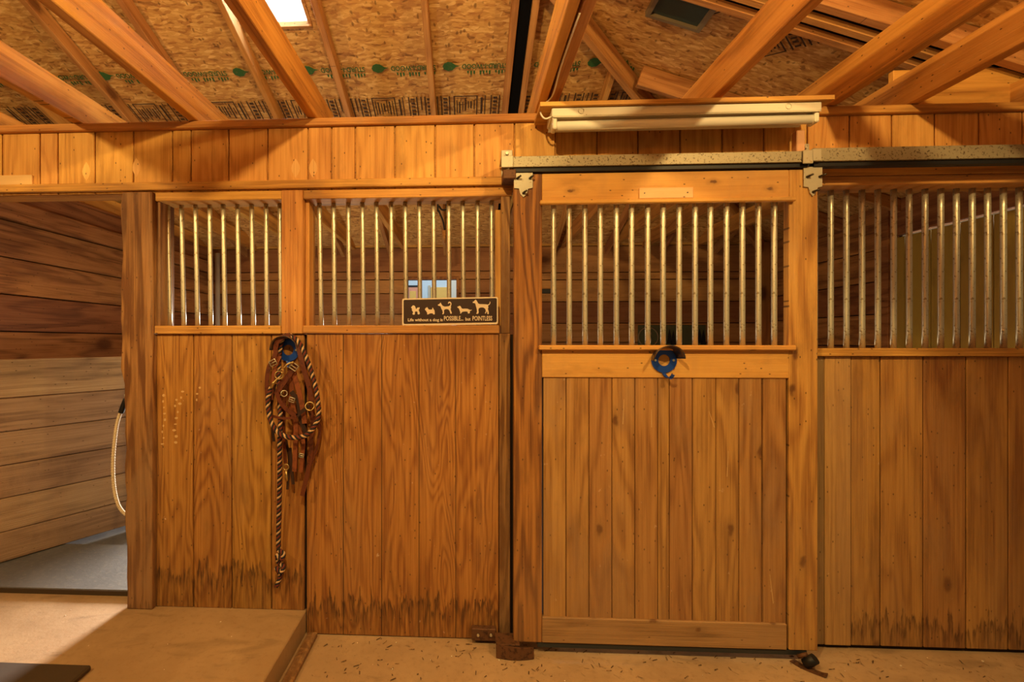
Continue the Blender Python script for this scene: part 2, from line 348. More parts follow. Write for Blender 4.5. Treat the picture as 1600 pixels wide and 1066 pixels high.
M_['green'] = plain('green_print_ink', (.028, .115, .028), .8, 0, sc=70, col2=(.10, .12, .04), lo=.55, hi=.65)
M_['ink'] = plain('black_print_ink', (.05, .025, .014), .85, 0, sc=70, col2=(.16, .075, .03), lo=.55, hi=.65)
M_['rust'] = plain('rusty_iron', (.14, .06, .025), .7, .3, sc=60, col2=(.05, .02, .01), bump=.4)
M_['pink'] = plain('pinkish_wood', (.72, .38, .20), .6, 0, sc=20, var=.2)
M_['glassd'] = plain('dark_skylight_glass', (.045, .07, .065), .12)
M_['pbw'] = plain('pale_blue_siding', (.55, .68, .74), .7, 0, sc=4, var=.15)
M_['ybd'] = plain('ochre_board', (.78, .47, .10), .7, 0, sc=6, var=.15)
M_['rbd'] = plain('salmon_board', (.70, .30, .18), .7, 0, sc=6, var=.15)
M_['olive'] = plain('olive_poster_paint', (.10, .11, .045), .6, 0, sc=14, var=.4)
M_['straw'] = plain('straw_bits', (.30, .17, .07), .9, 0, sc=90, col2=(.06, .03, .015), lo=.45, hi=.5)
M_['chip'] = plain('white_chips', (.8, .66, .48), .8)
M_['outd'] = plain('dark_ground', (.05, .045, .035), .9)

# ================================================================ SETTING
YB, XL, XR, PT, RS = 3.18, -2.90, 3.20, .11, .35       # back wall, side walls, partition thickness, roof slope
def ceilA(y): return 2.40+RS*(YB-y)
def ceilB(x): return 2.40+RS*(XR-x)
m = MB(); m.box(-7, 7, -6, .10, -.2, 0, 0); m.build('floor', M_['conc'], kind='structure')
pad = MB().box(-5, X(478), -4.2, .09, 0.0, .106, .004).build('floor_pad', M_['pad'], kind='structure')
MB().box(XL, XR, .10, YB+.1, -.2, .09, 0).build('floor_stall', M_['mat'], kind='structure')
MB().box(-7, 7, YB+.5, 12, -.3, -.05, 0).build('floor_yard', M_['outd'], kind='structure')
MB().box(-5.0, -4.9, -6, YB, 0, 3.0, 0).build('wall_aisle_end', M_['side'], kind='structure')
# back wall with a window and a low hatch
wx0, wx1, wz0, wz1 = X(637, YB), X(713, YB), 1.20, 2.033
hx0, hx1, hz1 = -1.42, -.86, 1.40
def hboards(m, ax, a0, a1, f0, f1, zs, holes=(), gap=.008):
    """horizontal boards; ax 'x': run along x between a0,a1 with faces y f0..f1; holes (a, b, z0, z1)"""
    for z0, z1 in zip(zs[:-1], zs[1:]):
        cuts = [(a0, a1)]
        for ha, hb, hz0, hz_1 in holes:
            if z0 < hz_1-.01 and z1 > hz0+.01:
                cuts = [c for u, v in cuts for c in ((u, min(v, ha)), (max(u, hb), v)) if c[1]-c[0] > .01]
        for u, v in cuts:
            if ax == 'x': m.box(u, v, f0, f1, z0+gap/2, z1-gap/2, .003)
            else: m.box(f0, f1, u, v, z0+gap/2, z1-gap/2, .003)
zl = [.09, .235, .47, .705, .94, 1.175, 1.41, 1.645, 1.879, 2.033, 2.124, 2.39]
m = MB(); hboards(m, 'x', XL, .55, YB, YB+.04, [.09, .235, .47, .705, .94, 1.17, 1.41, 1.65, 1.88, 2.033, 2.124, 2.39], [(wx0, wx1, wz0, wz1), (hx0, hx1, 0, hz1)])
hboards(m, 'x', .553, XR, YB, YB+.04, [.09, .33, .57, .81, 1.08, 1.336, 1.545, 1.78, 2.02, 2.10, 2.39])
m.build('wall_back', M_['back'], kind='structure')
m = MB()
for (u, v, z0, z1) in ((XL, hx0, .09, 2.39), (hx0, hx1, hz1, 2.39), (hx1, wx0, .09, 2.39), (wx0, wx1, .09, wz0), (wx0, wx1, wz1, 2.39), (wx1, XR, .09, 2.39)):
    m.box(u, v, YB+.042, YB+.06, z0, z1, 0)
m.build('wall_back_sheathing', M_['gap'], kind='structure')
t_ = .03; m = MB()
for b_ in ((wx0-t_, wx0, YB-.01, YB+.08, wz0-t_, wz1+t_), (wx1, wx1+t_, YB-.01, YB+.08, wz0-t_, wz1+t_), (wx0, wx1, YB-.01, YB+.08, wz1, wz1+t_), (wx0, wx1, YB-.01, YB+.08, wz0-t_, wz0)):
    m.box(*b_, .002)
m.build('window_1', M_['side'], kind='structure')
# left side wall, its ledger, right side wall
m = MB(); hboards(m, 'y', .115, YB, XL-.04, XL, [.09, .235, .47, .705, .94, 1.175, 1.41, 1.645, 1.879, 2.114, 2.235, 2.40])
m.build('wall_left', M_['side'], kind='structure')
MB().box(XL-.06, XL-.042, .115, YB, .09, 2.40, 0).build('wall_left_sheathing', M_['gap'], kind='structure')
MB().box(XL, XL+.045, .115, YB, 2.116, 2.235, .006).build('trim_1', M_['side'], kind='structure')
m = MB(); hboards(m, 'y', 1.69, YB, XR, XR+.04, [.09, .33, .57, .81, 1.06, 1.31, 1.56, 1.815, 2.06, 2.40])
m.build('wall_right', M_['side'], kind='structure')
MB().box(XR+.042, XR+.06, 1.6, YB, .09, 2.40, 0).build('wall_right_sheathing', M_['gap'], kind='structure')
m = MB(); y = .115
while y < 1.58:
    m.box(XR, XR+.02, y, min(y+.196, 1.59), .09, 2.12, .003); y += .2
m.build('wall_right_siding', M_['yellow'], kind='structure')
MB().box(XR-.01, XR+.04, .115, 1.59, 2.135, 2.40, .002).build('wall_right_upper', M_['side'], kind='structure')
MB().box(XR-.045, XR+.04, 1.60, 1.685, .09, 2.40, .004).build('trim_2', M_['side'], kind='structure')
MB().box(XR-.09, XR, YB-.09, YB, .09, 2.40, .004).build('trim_3', M_['studz'], kind='structure')

# partition to the aisle ------------------------------------------------------------
gx = lambda L: [X(p) for p in L]
def vboards(m, xs, y0, y1, z0, z1, gap=.005, bev=.003):
    for a, b_ in zip(xs[:-1], xs[1:]): m.box(a+gap/2, b_-gap/2, y0, y1, z0, z1, bev)
XP0, XP1 = -2.75, 2.62
# header siding
m = MB(); pxs = [-150, -90, -28, 3, 62, 90, 148, 208, 269, 298, 357, 418, 481, 518, 555, 617, 680, 741, 804, 868, 933, 997, 1063, 1129, 1194, 1262, 1328, 1394, 1461, 1530, 1598, 1640, 1700]
vboards(m, gx(pxs), 0, .012, 2.045, 2.336, .006)
m.build('wall_front_header', M_['header'], kind='structure')
for px_, py_ in ((462, 263), (489, 263), (213, 262), (135, 268)):
    c_ = P(px_, py_); l_ = [(c_.x+.020*math.sin(PI*k_/6)*(1 if k_ < 6 else 1), c_.z-.045+.09*k_/6) for k_ in range(7)]+[(c_.x-.020*math.sin(PI*k_/6), c_.z-.045+.09*k_/6) for k_ in range(5, 0, -1)]
    MB().prism(l_, -.0006, .002).build('plywood_patch', wood('patch_%d' % px_, 'z', cont=.1, light=(.84, .52, .20), mid=(.76, .43, .14), dark=(.55, .26, .07)), bpy.data.objects['wall_front_header'])
MB().box(XP0, XP1, .0125, PT, 2.0435, 2.333, 0).build('wall_front_header_core', M_['rail'], kind='structure')
MB().box(XP0, X(869), -.022, PT, 2.336, 2.369, .003).build('trim_4', M_['rail'], kind='structure')
MB().box(X(869), XP1, -.022, PT, 2.336, 2.369, .003).build('trim_5', M_['rail'], kind='structure')
MB().box(XP0, X(800), -.02, 0, 2.052, 2.089, .003).build('trim_6', M_['rail'], kind='structure')
MB().box(X(1262), XP1, -.02, 0, 2.068, 2.110, .003).build('trim_7', M_['rail'], kind='structure')
# solid lower boards
m = MB(); vboards(m, [-1.4555, X(302), X(362), X(424), X(476)], 0, .016, .106, 1.383, .004)
m.build('wall_front_left', M_['plyl'], kind='structure')
m = MB(); m.box(X(480), X(779), -.006, .016, .004, 1.383, .002)
pan = m.build('wall_front_middle', M_['ply'], kind='structure')
m = MB()
for p_ in (537, 597, 655, 712):
    m.box(X(p_)-.0012, X(p_)+.0012, -.0068, -.0055, .006, 1.381, 0)
m.build('groove', M_['gap'], pan)
m = MB(); rr = random.Random(11)
for px_, py_, n_ in ((256, 618, 9), (275, 625, 8), (283, 612, 3), (310, 606, 3)):
    for k_ in range(n_):
        c_ = P(px_+rr.uniform(-3, 3), py_+k_*9.5); a_, b_ = rr.uniform(.004, .011), rr.uniform(.003, .007)
        m.prism([(c_.x+a_*math.cos(j_*PI/4)*rr.uniform(.7, 1), c_.z+b_*math.sin(j_*PI/4)) for j_ in range(8)], -.0006, .001)
m.build('chew_marks', M_['chewed'], bpy.data.objects['wall_front_left'])['kind'] = 'stuff'
MB().box(X(780), X(797), -.012, .016, .004, 1.383, .003).build('trim_8', M_['post'], kind='structure')
MB().box(X(1262), X(1288)-.001, 0, .016, .02, 1.283, .002).build('wall_front_right_edge', M_['grey'], kind='structure')
MB().box(X(1288)+.001, X(1330)-.0025, -.003, .016, .02, 1.283, .002).build('wall_front_right_board', M_['palebd'], kind='structure')
m = MB(); vboards(m, [X(1330), X(1376), X(1443), X(1510), X(1576), X(1642), X(1700)], 0, .016, .02, 1.283, .005)
m.build('wall_front_right', M_['right'], kind='structure')
m = MB()
m.box(-1.4533, X(479), .0165, PT, .106, 1.38, 0); m.box(X(480), X(818), .018, PT, .0, 1.38, 0); m.box(X(1262), XP1, .018, PT, .0, 1.28, 0)
m.build('wall_front_core', M_['gap'], kind='structure')

# ceiling: hip roof sheathing, a skylight opening in the slope above the stall
def planeA(x, y): return Vector((x, y, ceilA(y)))
def planeB(x, y): return Vector((x, y, ceilB(x)))
sk = (-1.34, -.955, .22, .68)
m = MB(); Y0 = -1.6; e_ = .15
def quadA(x0, x1, y0, y1): m.poly([planeA(x0, y0), planeA(x1, y0), planeA(x1, y1), planeA(x0, y1)])
quadA(-5, sk[0], Y0, YB+e_); quadA(sk[0], sk[1], Y0, sk[2]); quadA(sk[0], sk[1], sk[3], YB+e_)
hx = lambda y: XR-(YB-y)
# right of the skylight up to the hip
m.poly([planeA(sk[1], hx(0) and -.955+YB-XR+0), planeA(XR+e_, YB+e_), planeA(sk[1], YB+e_)])
m.poly([planeB(-.955, -.955+YB-XR), planeB(XR+e_, -.955+YB-XR), planeB(XR+e_, YB+e_)])
m.poly([planeB(-.955, -.955+YB-XR), planeB(hx(Y0), Y0), planeB(XR+e_, Y0), planeB(XR+e_, -.955+YB-XR)])
m.poly([planeA(sk[1], -.975), planeA(hx(Y0), Y0), planeA(sk[1], Y0)])
ceil = m.build('ceiling', M_['osb'], kind='structure', fix=False)
so = ceil.modifiers.new('s', 'SOLIDIFY'); so.thickness = .012; so.offset = 1
# printed marks on the sheathing
nA = Vector((0, -RS, -1)).normalized()
def baseA(x, y):
    M = Matrix((Vector((-1, 0, 0)), Vector((0, 1, -RS)).normalized(), nA)).transposed().to_4x4()
    M.translation = planeA(x, y)+nA*.015; return M
nB = Vector((-RS, 0, -1)).normalized()
def baseB(x, y, ang=0):
    ux = Vector((1, 0, -RS)).normalized(); uy = nB.cross(ux)
    M = Matrix((ux, uy, nB)).transposed().to_4x4() @ Matrix.Rotation(ang, 4, 'Z')
    M.translation = planeB(x, y)+nB*.015; return M
LS = 1.25
leaf = [(-.055, 0), (-.03, .006), (-.012, .026), (.012, .030), (.034, .018), (.040, 0), (.030, -.018), (.012, -.026), (-.008, -.022), (-.028, -.006)]
m = MB()
x = -3.4; k = 0
while x < 1.0:
    B = baseA(x, .985)
    m.poly([B @ Vector((a*LS, b_*LS, 0)) for a, b_ in leaf])
    m.text('STURD-I-WOOD', .050, baseA(x+.375, .975), bold=.0012, sx=.80)
    for q in range(13):
        if q in (4, 9): continue
        a = .055+q*.0205; B2 = baseA(x+.375, 1.022)
        h_ = .020+.006*((q*7) % 3)
        m.poly([B2 @ Vector((a-.05, 0, 0)), B2 @ Vector((a-.05+.013, 0, 0)), B2 @ Vector((a-.05+.011, h_, 0)), B2 @ Vector((a-.05+.002, h_, 0))])
    x += .47; k += 1
m.build('green_print', M_['green'], ceil, fix=False)
def stamp(m, base, seed):
    r = random.Random(seed)
    def rc(x0, x1, y0, y1): m.poly([base @ Vector((p[0]*1.7, p[1]*1.75, 0)) for p in ((x0, y0), (x1, y0), (x1, y1), (x0, y1))])
    H = .105
    rc(0, .005, 0, H); rc(.095, .10, 0, H); rc(0, .10, 0, .005); rc(0, .10, H-.005, H)
    for q in range(7): rc(.012+q*.012, .012+q*.012+.004+.002*(q % 2), .012+r.random()*.02, H-.012-r.random()*.03)
    xx = .115
    for q in range(3):
        rc(xx, xx+.005, 0, H); rc(xx+.034, xx+.039, 0, H)
        for j in range(5): rc(xx+.011, xx+.028, .008+j*.019, .008+j*.019+.007+.004*r.random())
        xx += .06
        if q < 2: rc(xx-.01, xx-.005, .0, H*r.uniform(.6, 1)); xx += .008
    rc(xx, xx+.004, 0, H); rc(xx+.012, xx+.02, .01, H-.01)
m = MB()
for i in range(8): stamp(m, baseA(-3.1+i*.585+.25, 1.215), i)
stamp(m, baseB(1.62, .62, .9), 31); stamp(m, baseB(1.25, .45, .9), 32)
m.build('black_print', M_['ink'], ceil, fix=False)
# skylight curb (bright) and a dark one on the other slope
m = MB()
for x0, x1, y0, y1 in ((sk[0]-.02, sk[0], sk[2], sk[3]), (sk[1], sk[1]+.02, sk[2], sk[3]), (sk[0]-.02, sk[1]+.02, sk[3], sk[3]+.025)):
    zc = ceilA((y0+y1)/2)
    if y1-y0 > .1:
        for (ya, yb) in ((y0, y1),):
            vv = [m.bm.verts.new((xx, yy, ceilA(yy)+dz)) for xx in (x0, x1) for yy in (ya, yb) for dz in (-.012, .03)]
            for f in ((0,1,3,2),(4,6,7,5),(0,4,5,1),(2,3,7,6),(0,2,6,4),(1,5,7,3)): m.bm.faces.new([vv[i] for i in f])
    else: m.box(x0, x1, y0, y1, zc-.02, zc+.010, .002)
sw = m.build('window_2', M_['rafter'], kind='structure')
mp_, tp_, bp_ = nt('white_skylight_dome')
tr_ = N(tp_, 'ShaderNodeBsdfTranslucent'); tr_.inputs[0].default_value = (.9, .93, .95, 1)
mx_ = N(tp_, 'ShaderNodeMixShader'); mx_.inputs[0].default_value = .75; bp_.inputs['Base Color'].default_value = (.85, .88, .88, 1)
tp_.links.new(bp_.outputs[0], mx_.inputs[1]); tp_.links.new(tr_.outputs[0], mx_.inputs[2]); tp_.links.new(mx_.outputs[0], tp_.nodes['Material Output'].inputs[0])
m = MB(); q_ = [m.bm.verts.new((xx, yy, ceilA(yy)+dz)) for xx in (sk[0]-.05, sk[1]+.05) for yy in (sk[2]-.05, 1.02) for dz in (.032, .036)]
for f in ((0,1,3,2),(4,6,7,5),(0,4,5,1),(2,3,7,6),(0,2,6,4),(1,5,7,3)): m.bm.faces.new([q_[i] for i in f])
m.build('dome', mp_, sw)
m = MB()
def slabB(m, x0, x1, y0, y1, d0, d1, mi=0):
    vv = [m.bm.verts.new((xx, yy, ceilB(xx)+dz)) for xx in (x0, x1) for yy in (y0, y1) for dz in (d0, d1)]
    for f in ((0,1,3,2),(4,6,7,5),(0,4,5,1),(2,3,7,6),(0,2,6,4),(1,5,7,3)): m.bm.faces.new([vv[i] for i in f]).material_index = mi
sx0, sx1, sy0, sy1 = 1.0, 1.25, .34, .50
slabB(m, sx0, sx1, sy0, sy1, -.022, -.014, 0)
fr = .02
for a in ((sx0-fr, sx1+fr, sy1, sy1+fr), (sx0-fr, sx1+fr, sy0-fr, sy0), (sx0-fr, sx0, sy0, sy1), (sx1, sx1+fr, sy0, sy1)): slabB(m, *a, -.04, -.013, 1)
m.build('window_3', [M_['glassd'], M_['matd2']], kind='structure')

# ================================================================ ROOF TIMBERS
# ceiling joists running toward the aisle, resting on the plate
jl = [(-2.92, 'ceiling joist over the swung gate, farthest left'), (-2.36, 'ceiling joist left of the two over the open stall doorway'),
      (-1.80, 'ceiling joist over the open stall doorway'), (-1.242, 'orange ceiling joist ending above the smaller barred window'),
      (-.685, 'orange ceiling joist ending just right of the middle stud'), (1.024+.045, 'orange ceiling joist meeting the wall behind the middle of the strip light'),
      (1.555+.045, 'orange ceiling joist meeting the wall at the right end of the strip light'), (1.899+.045, 'bright ceiling joist nearest the right edge, above the right barred window'),
      (2.50, 'ceiling joist at the far right over the right barred window')]
for xr, lab in jl:
    o = beam('ceiling_joist', (xr-.0225, -3.3, 2.371), (xr-.0225, YB, 2.371), .045, .142, M_['joist'])
    tag(o, lab, 'beam', 'ceiling joists over the stall front')
dj = thing('ceiling_joist', 'doubled ceiling joist with a cable, left of the strip light', 'beam', (.34, 0, 2.371), 'ceiling joists over the stall front')
beam('plank', (.322, -3.3, 2.371), (.322, YB, 2.371), .038, .142, M_['joist'], dj)
beam('plank', (.372, -3.3, 2.371), (.372, 2.3, 2.371), .038, .10, M_['rafter'], dj)
# common rafters of the slope over the stalls
rn = {-1.387: 'rafter on the left slope beside the bright skylight', -.854: 'rafter right of the bright skylight', -.238: 'rafter nearest the middle of the ceiling, above the dog sign',
      .943: 'short rafter ending at the hip above the strip light', .272: 'left rafter of the close pair with a black strip between', .385: 'right rafter of the close pair with a black strip between'}
for xr in (-3.6, -3.05, -2.50, -1.95, -1.387, -.854, -.238, .272, .385, .943, 1.52, 2.1, 2.68):
    ytop = max(Y0, YB-(XR-xr)+.02)
    p = planeA(xr, YB+.05)-Vector((0, 0, .105)); q = planeA(xr, ytop)-Vector((0, 0, .105))
    o = beam('roof_rafter', p, q, .038, .088, M_['rafter'])
    lab = rn.get(xr) or {-3.6: 'leftmost rafter beyond the stall side wall', -3.05: 'second rafter from the left, above the stall side wall', -2.50: 'third rafter from the left over the doorway',
                         -1.95: 'rafter over the right side of the open stall doorway', 1.52: 'short hip rafter behind the sliding door bars', 2.1: 'short hip rafter near the sliding door right stile', 2.68: 'short corner rafter at the far back right'}[xr]
    tag(o, lab, 'rafter', 'rafters of the back roof slope')
def strip_between(p, q, wd, ht, lab):  # black strip fills an open gap, its shade put into the colour
    o = beam('gap_shade_strip', p, q, wd, ht, M_['gapshade'], bev=0); tag(o, lab, 'strip', 'black strips standing for shade between paired rafters')
strip_between(planeA(.3285, 2.5)-Vector((0, 0, .07)), planeA(.3285, .35)-Vector((0, 0, .07)), .074, .04, 'black strip standing for shade between the close pair of rafters left of the strip light')
# hip rafter and jack rafters of the right slope
hp = lambda s: Vector((XR-s, YB-s, 2.40+RS*s))
o = beam('hip_rafter', hp(.1)-Vector((0, 0, .155)), hp(4.7)-Vector((0, 0, .155)), .045, .13, M_['rafter'])
tag(o, 'diagonal hip rafter running up left above the strip light', 'rafter')
jk = [(.98, .13, .04, 'deep lit jack rafter meeting the diagonal hip'), (.23, .10, .04, 'first of three close rafters at upper right, farthest from camera'),
      (.145, .10, .04, 'second of three close rafters at upper right'), (.058, .10, .045, 'wide bright board rafter, nearest of three at upper right'),
      (1.55, .088, .038, 'jack rafter behind the sliding door bars'), (2.12, .088, .038, 'jack rafter deep behind the sliding door bars'), (-.45, .088, .038, 'jack rafter above the aisle at upper right')]
for yy, dp, wd, lab in jk:
    p = Vector((XR+.05, yy, ceilB(XR+.05)-dp-.015)); xt = XR-(YB-yy)+.09; q = Vector((xt, yy, ceilB(xt)-dp-.015))
    tag(beam('jack_rafter', p, q, wd, dp, M_['rafter']), lab, 'rafter', 'jack rafters of the right roof slope')
for ya in (.187, .102):
    xt = XR-(YB-ya)+.1
    strip_between(Vector((XR, ya, ceilB(XR)-.085)), Vector((xt, ya, ceilB(xt)-.085)), .043, .03, 'black strip standing for shade between close rafters at upper right' if ya > .15 else 'black strip standing for shade beside the wide bright rafter at upper right')
tag(beam('blocking_board', (1.95, .13, 2.42), (3.15, .13, 2.42), .03, .17, M_['joist']), 'horizontal blocking board standing behind the top plate at far right', 'board')
# plate on the back wall
MB().box(XL, XR, YB-.03, YB+.06, 2.39, 2.425, .003).build('trim_9', M_['rail'], kind='structure')

# ================================================================ POST AND BARRED WINDOWS
r = random.Random(3); L_ = []; n = 26
for i in range(n+1):
    f = i/n; z = .106+(2.042-.106)*f
    L_.append((-1.573-.03*f+(r.random()-.5)*.012-(.012 if .55 < f < .8 else 0), z))
R_ = [(-1.4535, .106), (-1.4535, 2.042)]
m = MB(); m.prism(R_+L_[::-1], -.03, PT)
post = m.build('stall_post', M_['post']); tag(post, 'chewed and weathered wooden post at the right of the open stall doorway', 'post')
bmd = post.modifiers.new('b', 'BEVEL'); bmd.width = .006; bmd.segments = 2; bmd.limit_method = 'ANGLE'

def bar_mesh(z0, z1, r_, name='bar'):
    m = MB(); n_ = 8; m.tube([(0, 0, z0+(z1-z0)*i/n_) for i in range(n_+1)], r_, 14)
    me = bpy.data.meshes.new(name); m.bm.to_mesh(me); m.bm.free(); me.materials.append(M_['zinc']); return me
def bars(root, pxs, Y, z0, z1, r_=.0095):
    me = bar_mesh(0, z1-z0, r_)
    for p_ in pxs:
        a, b_ = p_ if isinstance(p_, tuple) else (p_, p_)
        xt, xb = X(a, Y), X(b_, Y)
        o = bpy.data.objects.new('bar', me); C.objects.link(o); o.parent = root
        o.location = Vector((xb, Y, z0))-wloc(root); o.rotation_euler = (random.uniform(-.002, .002), math.atan2(xt-xb, z1-z0), 0)
g = 'barred windows in the stall front'
# small window
a = thing('barred_window', 'smaller barred window beside the weathered post, nine bars', 'window', (X(340), 0, 1.38), g)
x0, x1 = X(241), X(441)
MB().box(-1.452, x1, -.018, PT, 1.383, 1.421, .003).build('sill', M_['rail'], a)
MB().box(-1.4533, x1, -.012, PT, 2.003, 2.043, .003).build('top_rail', M_['rail'], a)
MB().box(-1.4533, -1.434, .0, PT, 1.421, 2.003, .002).build('jamb', M_['post'], a)
bars(a, [(262, 265.6), (283.4, 287.4), (305.5, 308.8), (327.5, 329.5), (348.7, 351.6), (371, 373.7), (393, 396), (415.8, 417), (437, 439.5)], .065, 1.415, 2.01, .0108)
m_ = MB().box(X(441)+.001, X(475)-.001, -.014, PT, 1.383, 2.0435, .003).build('window_stud', M_['studz'])
tag(m_, 'orange wooden stud between the two left barred windows', 'post')
# middle window
a = thing('barred_window', 'wide barred window above the plywood panel, holding the dog sign', 'window', (X(630), 0, 1.38), g)
x0, x1 = X(475), X(800)
MB().box(x0, X(780), -.018, PT, 1.384, 1.421, .003).build('sill', M_['rail'], a)
MB().box(x0, x1, -.010, PT, 2.003, 2.043, .003).build('top_rail', M_['rail'], a)
MB().box(x0, x0+.018, .02, PT, 1.421, 2.003, .002).build('jamb', M_['studz'], a)
MB().box(X(783), X(797), -.005, .03, 1.384, 2.003, .002).build('jamb', M_['post'], a)
MB().box(X(774, .06), X(789, .06), .06, .10, 1.421, 1.96, .002).build('jamb', M_['studz'], a)
bars(a, [(499, 502), (521, 523), (544, 546), (566, 568), (588, 590), (611, 612.5), (633, 634.5), (655, 656.5), (677, 679), (701, 702), (723, 724.5), (746, 747), (768, 769)], .065, 1.415, 2.01, .0108)
# right window
a = thing('barred_window', 'barred window right of the sliding door, under the dull track', 'window', (X(1450), 0, 1.28), g)
x0 = X(1262)
MB().box(x0, XP1, -.022, PT, 1.284, 1.318, .003).build('sill', M_['rail'], a)
MB().box(x0, XP1, -.012, PT, 2.028, 2.067, .003).build('top_rail', M_['rail'], a)
bars(a, [1273]+[1298+24.55*i for i in range(16)], .065, 1.31, 2.03, .0115)

# ================================================================ SLIDING DOOR
YF, YK = -.10, -.06
d = thing('sliding_door', 'sliding wooden stall door with a barred upper half and vertical boards below', 'door', (X(1040, YF), YF, .05))
D = lambda px: X(px, YF)
ZT, ZBt = 2.070, .052
MB().box(D(803), D(847), YF, YK, ZBt, ZT, .003).build('stile', M_['stile2'], d)
MB().box(D(1233), D(1278), YF, YK, ZBt, ZT, .003).build('stile', M_['stile'], d)
MB().box(D(847), D(1233), YF, YK, 1.945, ZT, .003).build('top_rail', M_['doorx'], d)
MB().box(D(847), D(1233), YF-.001, YK, 1.193, 1.313, .003).build('middle_rail', M_['doorx'], d)
MB().box(D(847), D(1229), YF-.004, YK, ZBt+.002, .163, .003).build('bottom_rail', M_['doorlow'], d)
MB().box(D(843), D(1239), YF-.025, YF-.001, 1.932, 1.950, .004).build('ledge', M_['doorx'], d)
MB().box(D(841), D(1239), YF-.025, YF+.03, 1.311, 1.332, .004).build('ledge', M_['doorx'], d)
m = MB(); vboards(m, [D(p_) for p_ in (849, 885, 921, 957, 993, 1029, 1047, 1083, 1120, 1156, 1192)]+[D(1193.5)], YF+.006, YF+.02, .16, 1.196, .0028, .002)
m.box(D(1194), D(1230), YF+.006, YF+.02, .16, 1.196, .002)
m.build('board_panel', M_['doorb'], d)
MB().box(D(849), D(1231), YF+.022, YK, .16, 1.196, 0).build('back_panel', M_['gap'], d)
MB().box(D(840), D(1262), YF+.004, YF+.03, .030, .050, .001).build('bottom_channel', plain('blue_grey_steel', (.05, .06, .07), .4, .6), d)
MB().box(D(1242), D(1250), YK+.001, YK+.03, 1.31, 1.945, .002).build('inner_strip', M_['studz'], d)
bars(d, [865, 889.5, 914, 938, 963, 987, 1012, 1036, 1061, 1086, 1110, 1135, 1160, 1185, 1209.5], -.082, 1.325, 1.95, .0113)
for a_, b_ in (((975, 624), (973, 663)), ((1018, 640), (1018, 668)), ((1108, 643), (1116, 668)), ((1203, 898), (1208, 943)), ((1138, 705), (1136, 745))):
    p_, q_ = P(*a_, YF+.0055), P(*b_, YF+.0055)
    MB().prism([(p_.x-.001, p_.z), (q_.x-.001, q_.z), (q_.x+.002, q_.z), (p_.x+.0005, p_.z)], YF+.0052, YF+.0065).build('scratch', M_['chewed'], d)['label'] = 'pale scratch'
def hanger(px0, px1, yt, lab, mirror):
    x0, x1 = D(px0), D(px1); wd = x1-x0; zt = Z(px0, yt, YF); s = 1
    pts = [(x0, zt), (x0, zt-.082), (x0+wd*.26, zt-.084), (x0+wd*.34, zt-.108), (x0+wd*.5, zt-.122), (x0+wd*.68, zt-.108), (x0+wd*.76, zt-.086), (x1, zt-.082), (x1, zt)]
    h = MB().prism(pts[::-1] if 0 else pts, YF-.007, YF-.001).build('hanger_plate', M_['plate'], d); h['label'] = lab
    for ux, uz in ((.18, .042), (.85, .042), (.5, .105)):
        c = Vector((x0+wd*ux, YF-.007, zt-uz))
        MB().tube([c, c+Vector((.004, -.012, .002)), c+Vector((.012, -.022, .005))], [.006, .0045, .004], 8).build('bolt', M_['bolt'], h)
hanger(803, 832, 265, 'worn pale hanger plate with green stains', 0)
hanger(1254, 1283, 262, 'pale hanger plate with black bolts', 1)
# name plates
m = MB().box(D(998), D(1082), YF-.006, YF-.0005, 2.003-.0, 2.003-.0+.001, 0)
m.bm.free(); z1 = Z(1040, 294, YF); z0 = Z(1040, 310.5, YF)
pl = thing('name_plate', 'blank pale name plate screwed to the sliding door top rail', 'plaque', (D(1040), YF, z0))
MB().box(D(998), D(1082), YF-.008, YF-.0005, z0, z1, .0015).build('board', M_['plaque'], pl)
for p_ in (1006, 1073): MB().tube([(D(p_), YF-.010, (z0+z1)/2), (D(p_), YF-.006, (z0+z1)/2)], .003, 8).build('screw', M_['bolt'], pl)
tag(MB().box(X(-70), X(53), -.012, -.0005, Z(20, 291), Z(20, 275), .0015).build('name_plate', M_['plaque']), 'blank pale name plate on the header at the left edge', 'plaque')

# track ---------------------------------------------------------------------------
def track(x0, x1, z0, z1, lab, lo):
    t_ = thing('door_track', lab, 'track', ((x0+x1)/2, -.1, z0), 'door track sections')
    m = MB().box(x0, x1, -.125, -.122, z0, z1, .0008).box(x0, x1, -.122, -.072, z1-.003, z1, .0008).box(x0, x1, -.072, -.069, z0, z1, .0008)
    m.box(x0, x1, -.122, -.108, z0, z0+.003, .0005).box(x0, x1, -.086, -.072, z0, z0+.003, .0005)
    m.build('rail', M_['track'], t_)
    MB().box(x0+.01, x1-.01, -.114, -.080, z0-.018, z0-.002, .001).build('slot', M_['black'], t_)
    return t_
xs = X(1268, -.12)
track(X(797, -.12), xs, 2.092, 2.137, 'speckled galvanised door track above the sliding door', 0)
track(xs+.004, X(1720, -.12), 2.094, 2.148, 'dull galvanised door track above the right barred window', 0)
def bracket(px0, px1, y_t, y_m, y_b, lab, wood_block=False):
    b_ = thing('track_bracket', lab, 'bracket', (X((px0+px1)/2), -.02, 2.09), 'track brackets')
    zt, zm, zb = Z(px0, y_t, -.03), Z(px0, y_m, -.13), Z(px0, y_b, -.13)
    m = MB().box(X(px0, -.03)+.002, X(px1, -.03)-.002, -.012, -.006, 2.06, zt, .002)
    m.box(X(px0, -.13), X(px1, -.13), -.134, -.128, zb, zm, .002)
    m.box(X(px0, -.13), X(px1, -.13), -.128, -.012, zm-.006, zm, .001)
    m.build('strap', M_['plate'], b_)
    c = Vector((X((px0+px1)/2, -.03), -.012, zt-.018))
    MB().tube([c, c+Vector((0, -.012, 0))], .007, 6).build('bolt', M_['zinc'], b_)
bracket(783, 802, 232, 244, 262, 'galvanised bracket at the left end of the track')
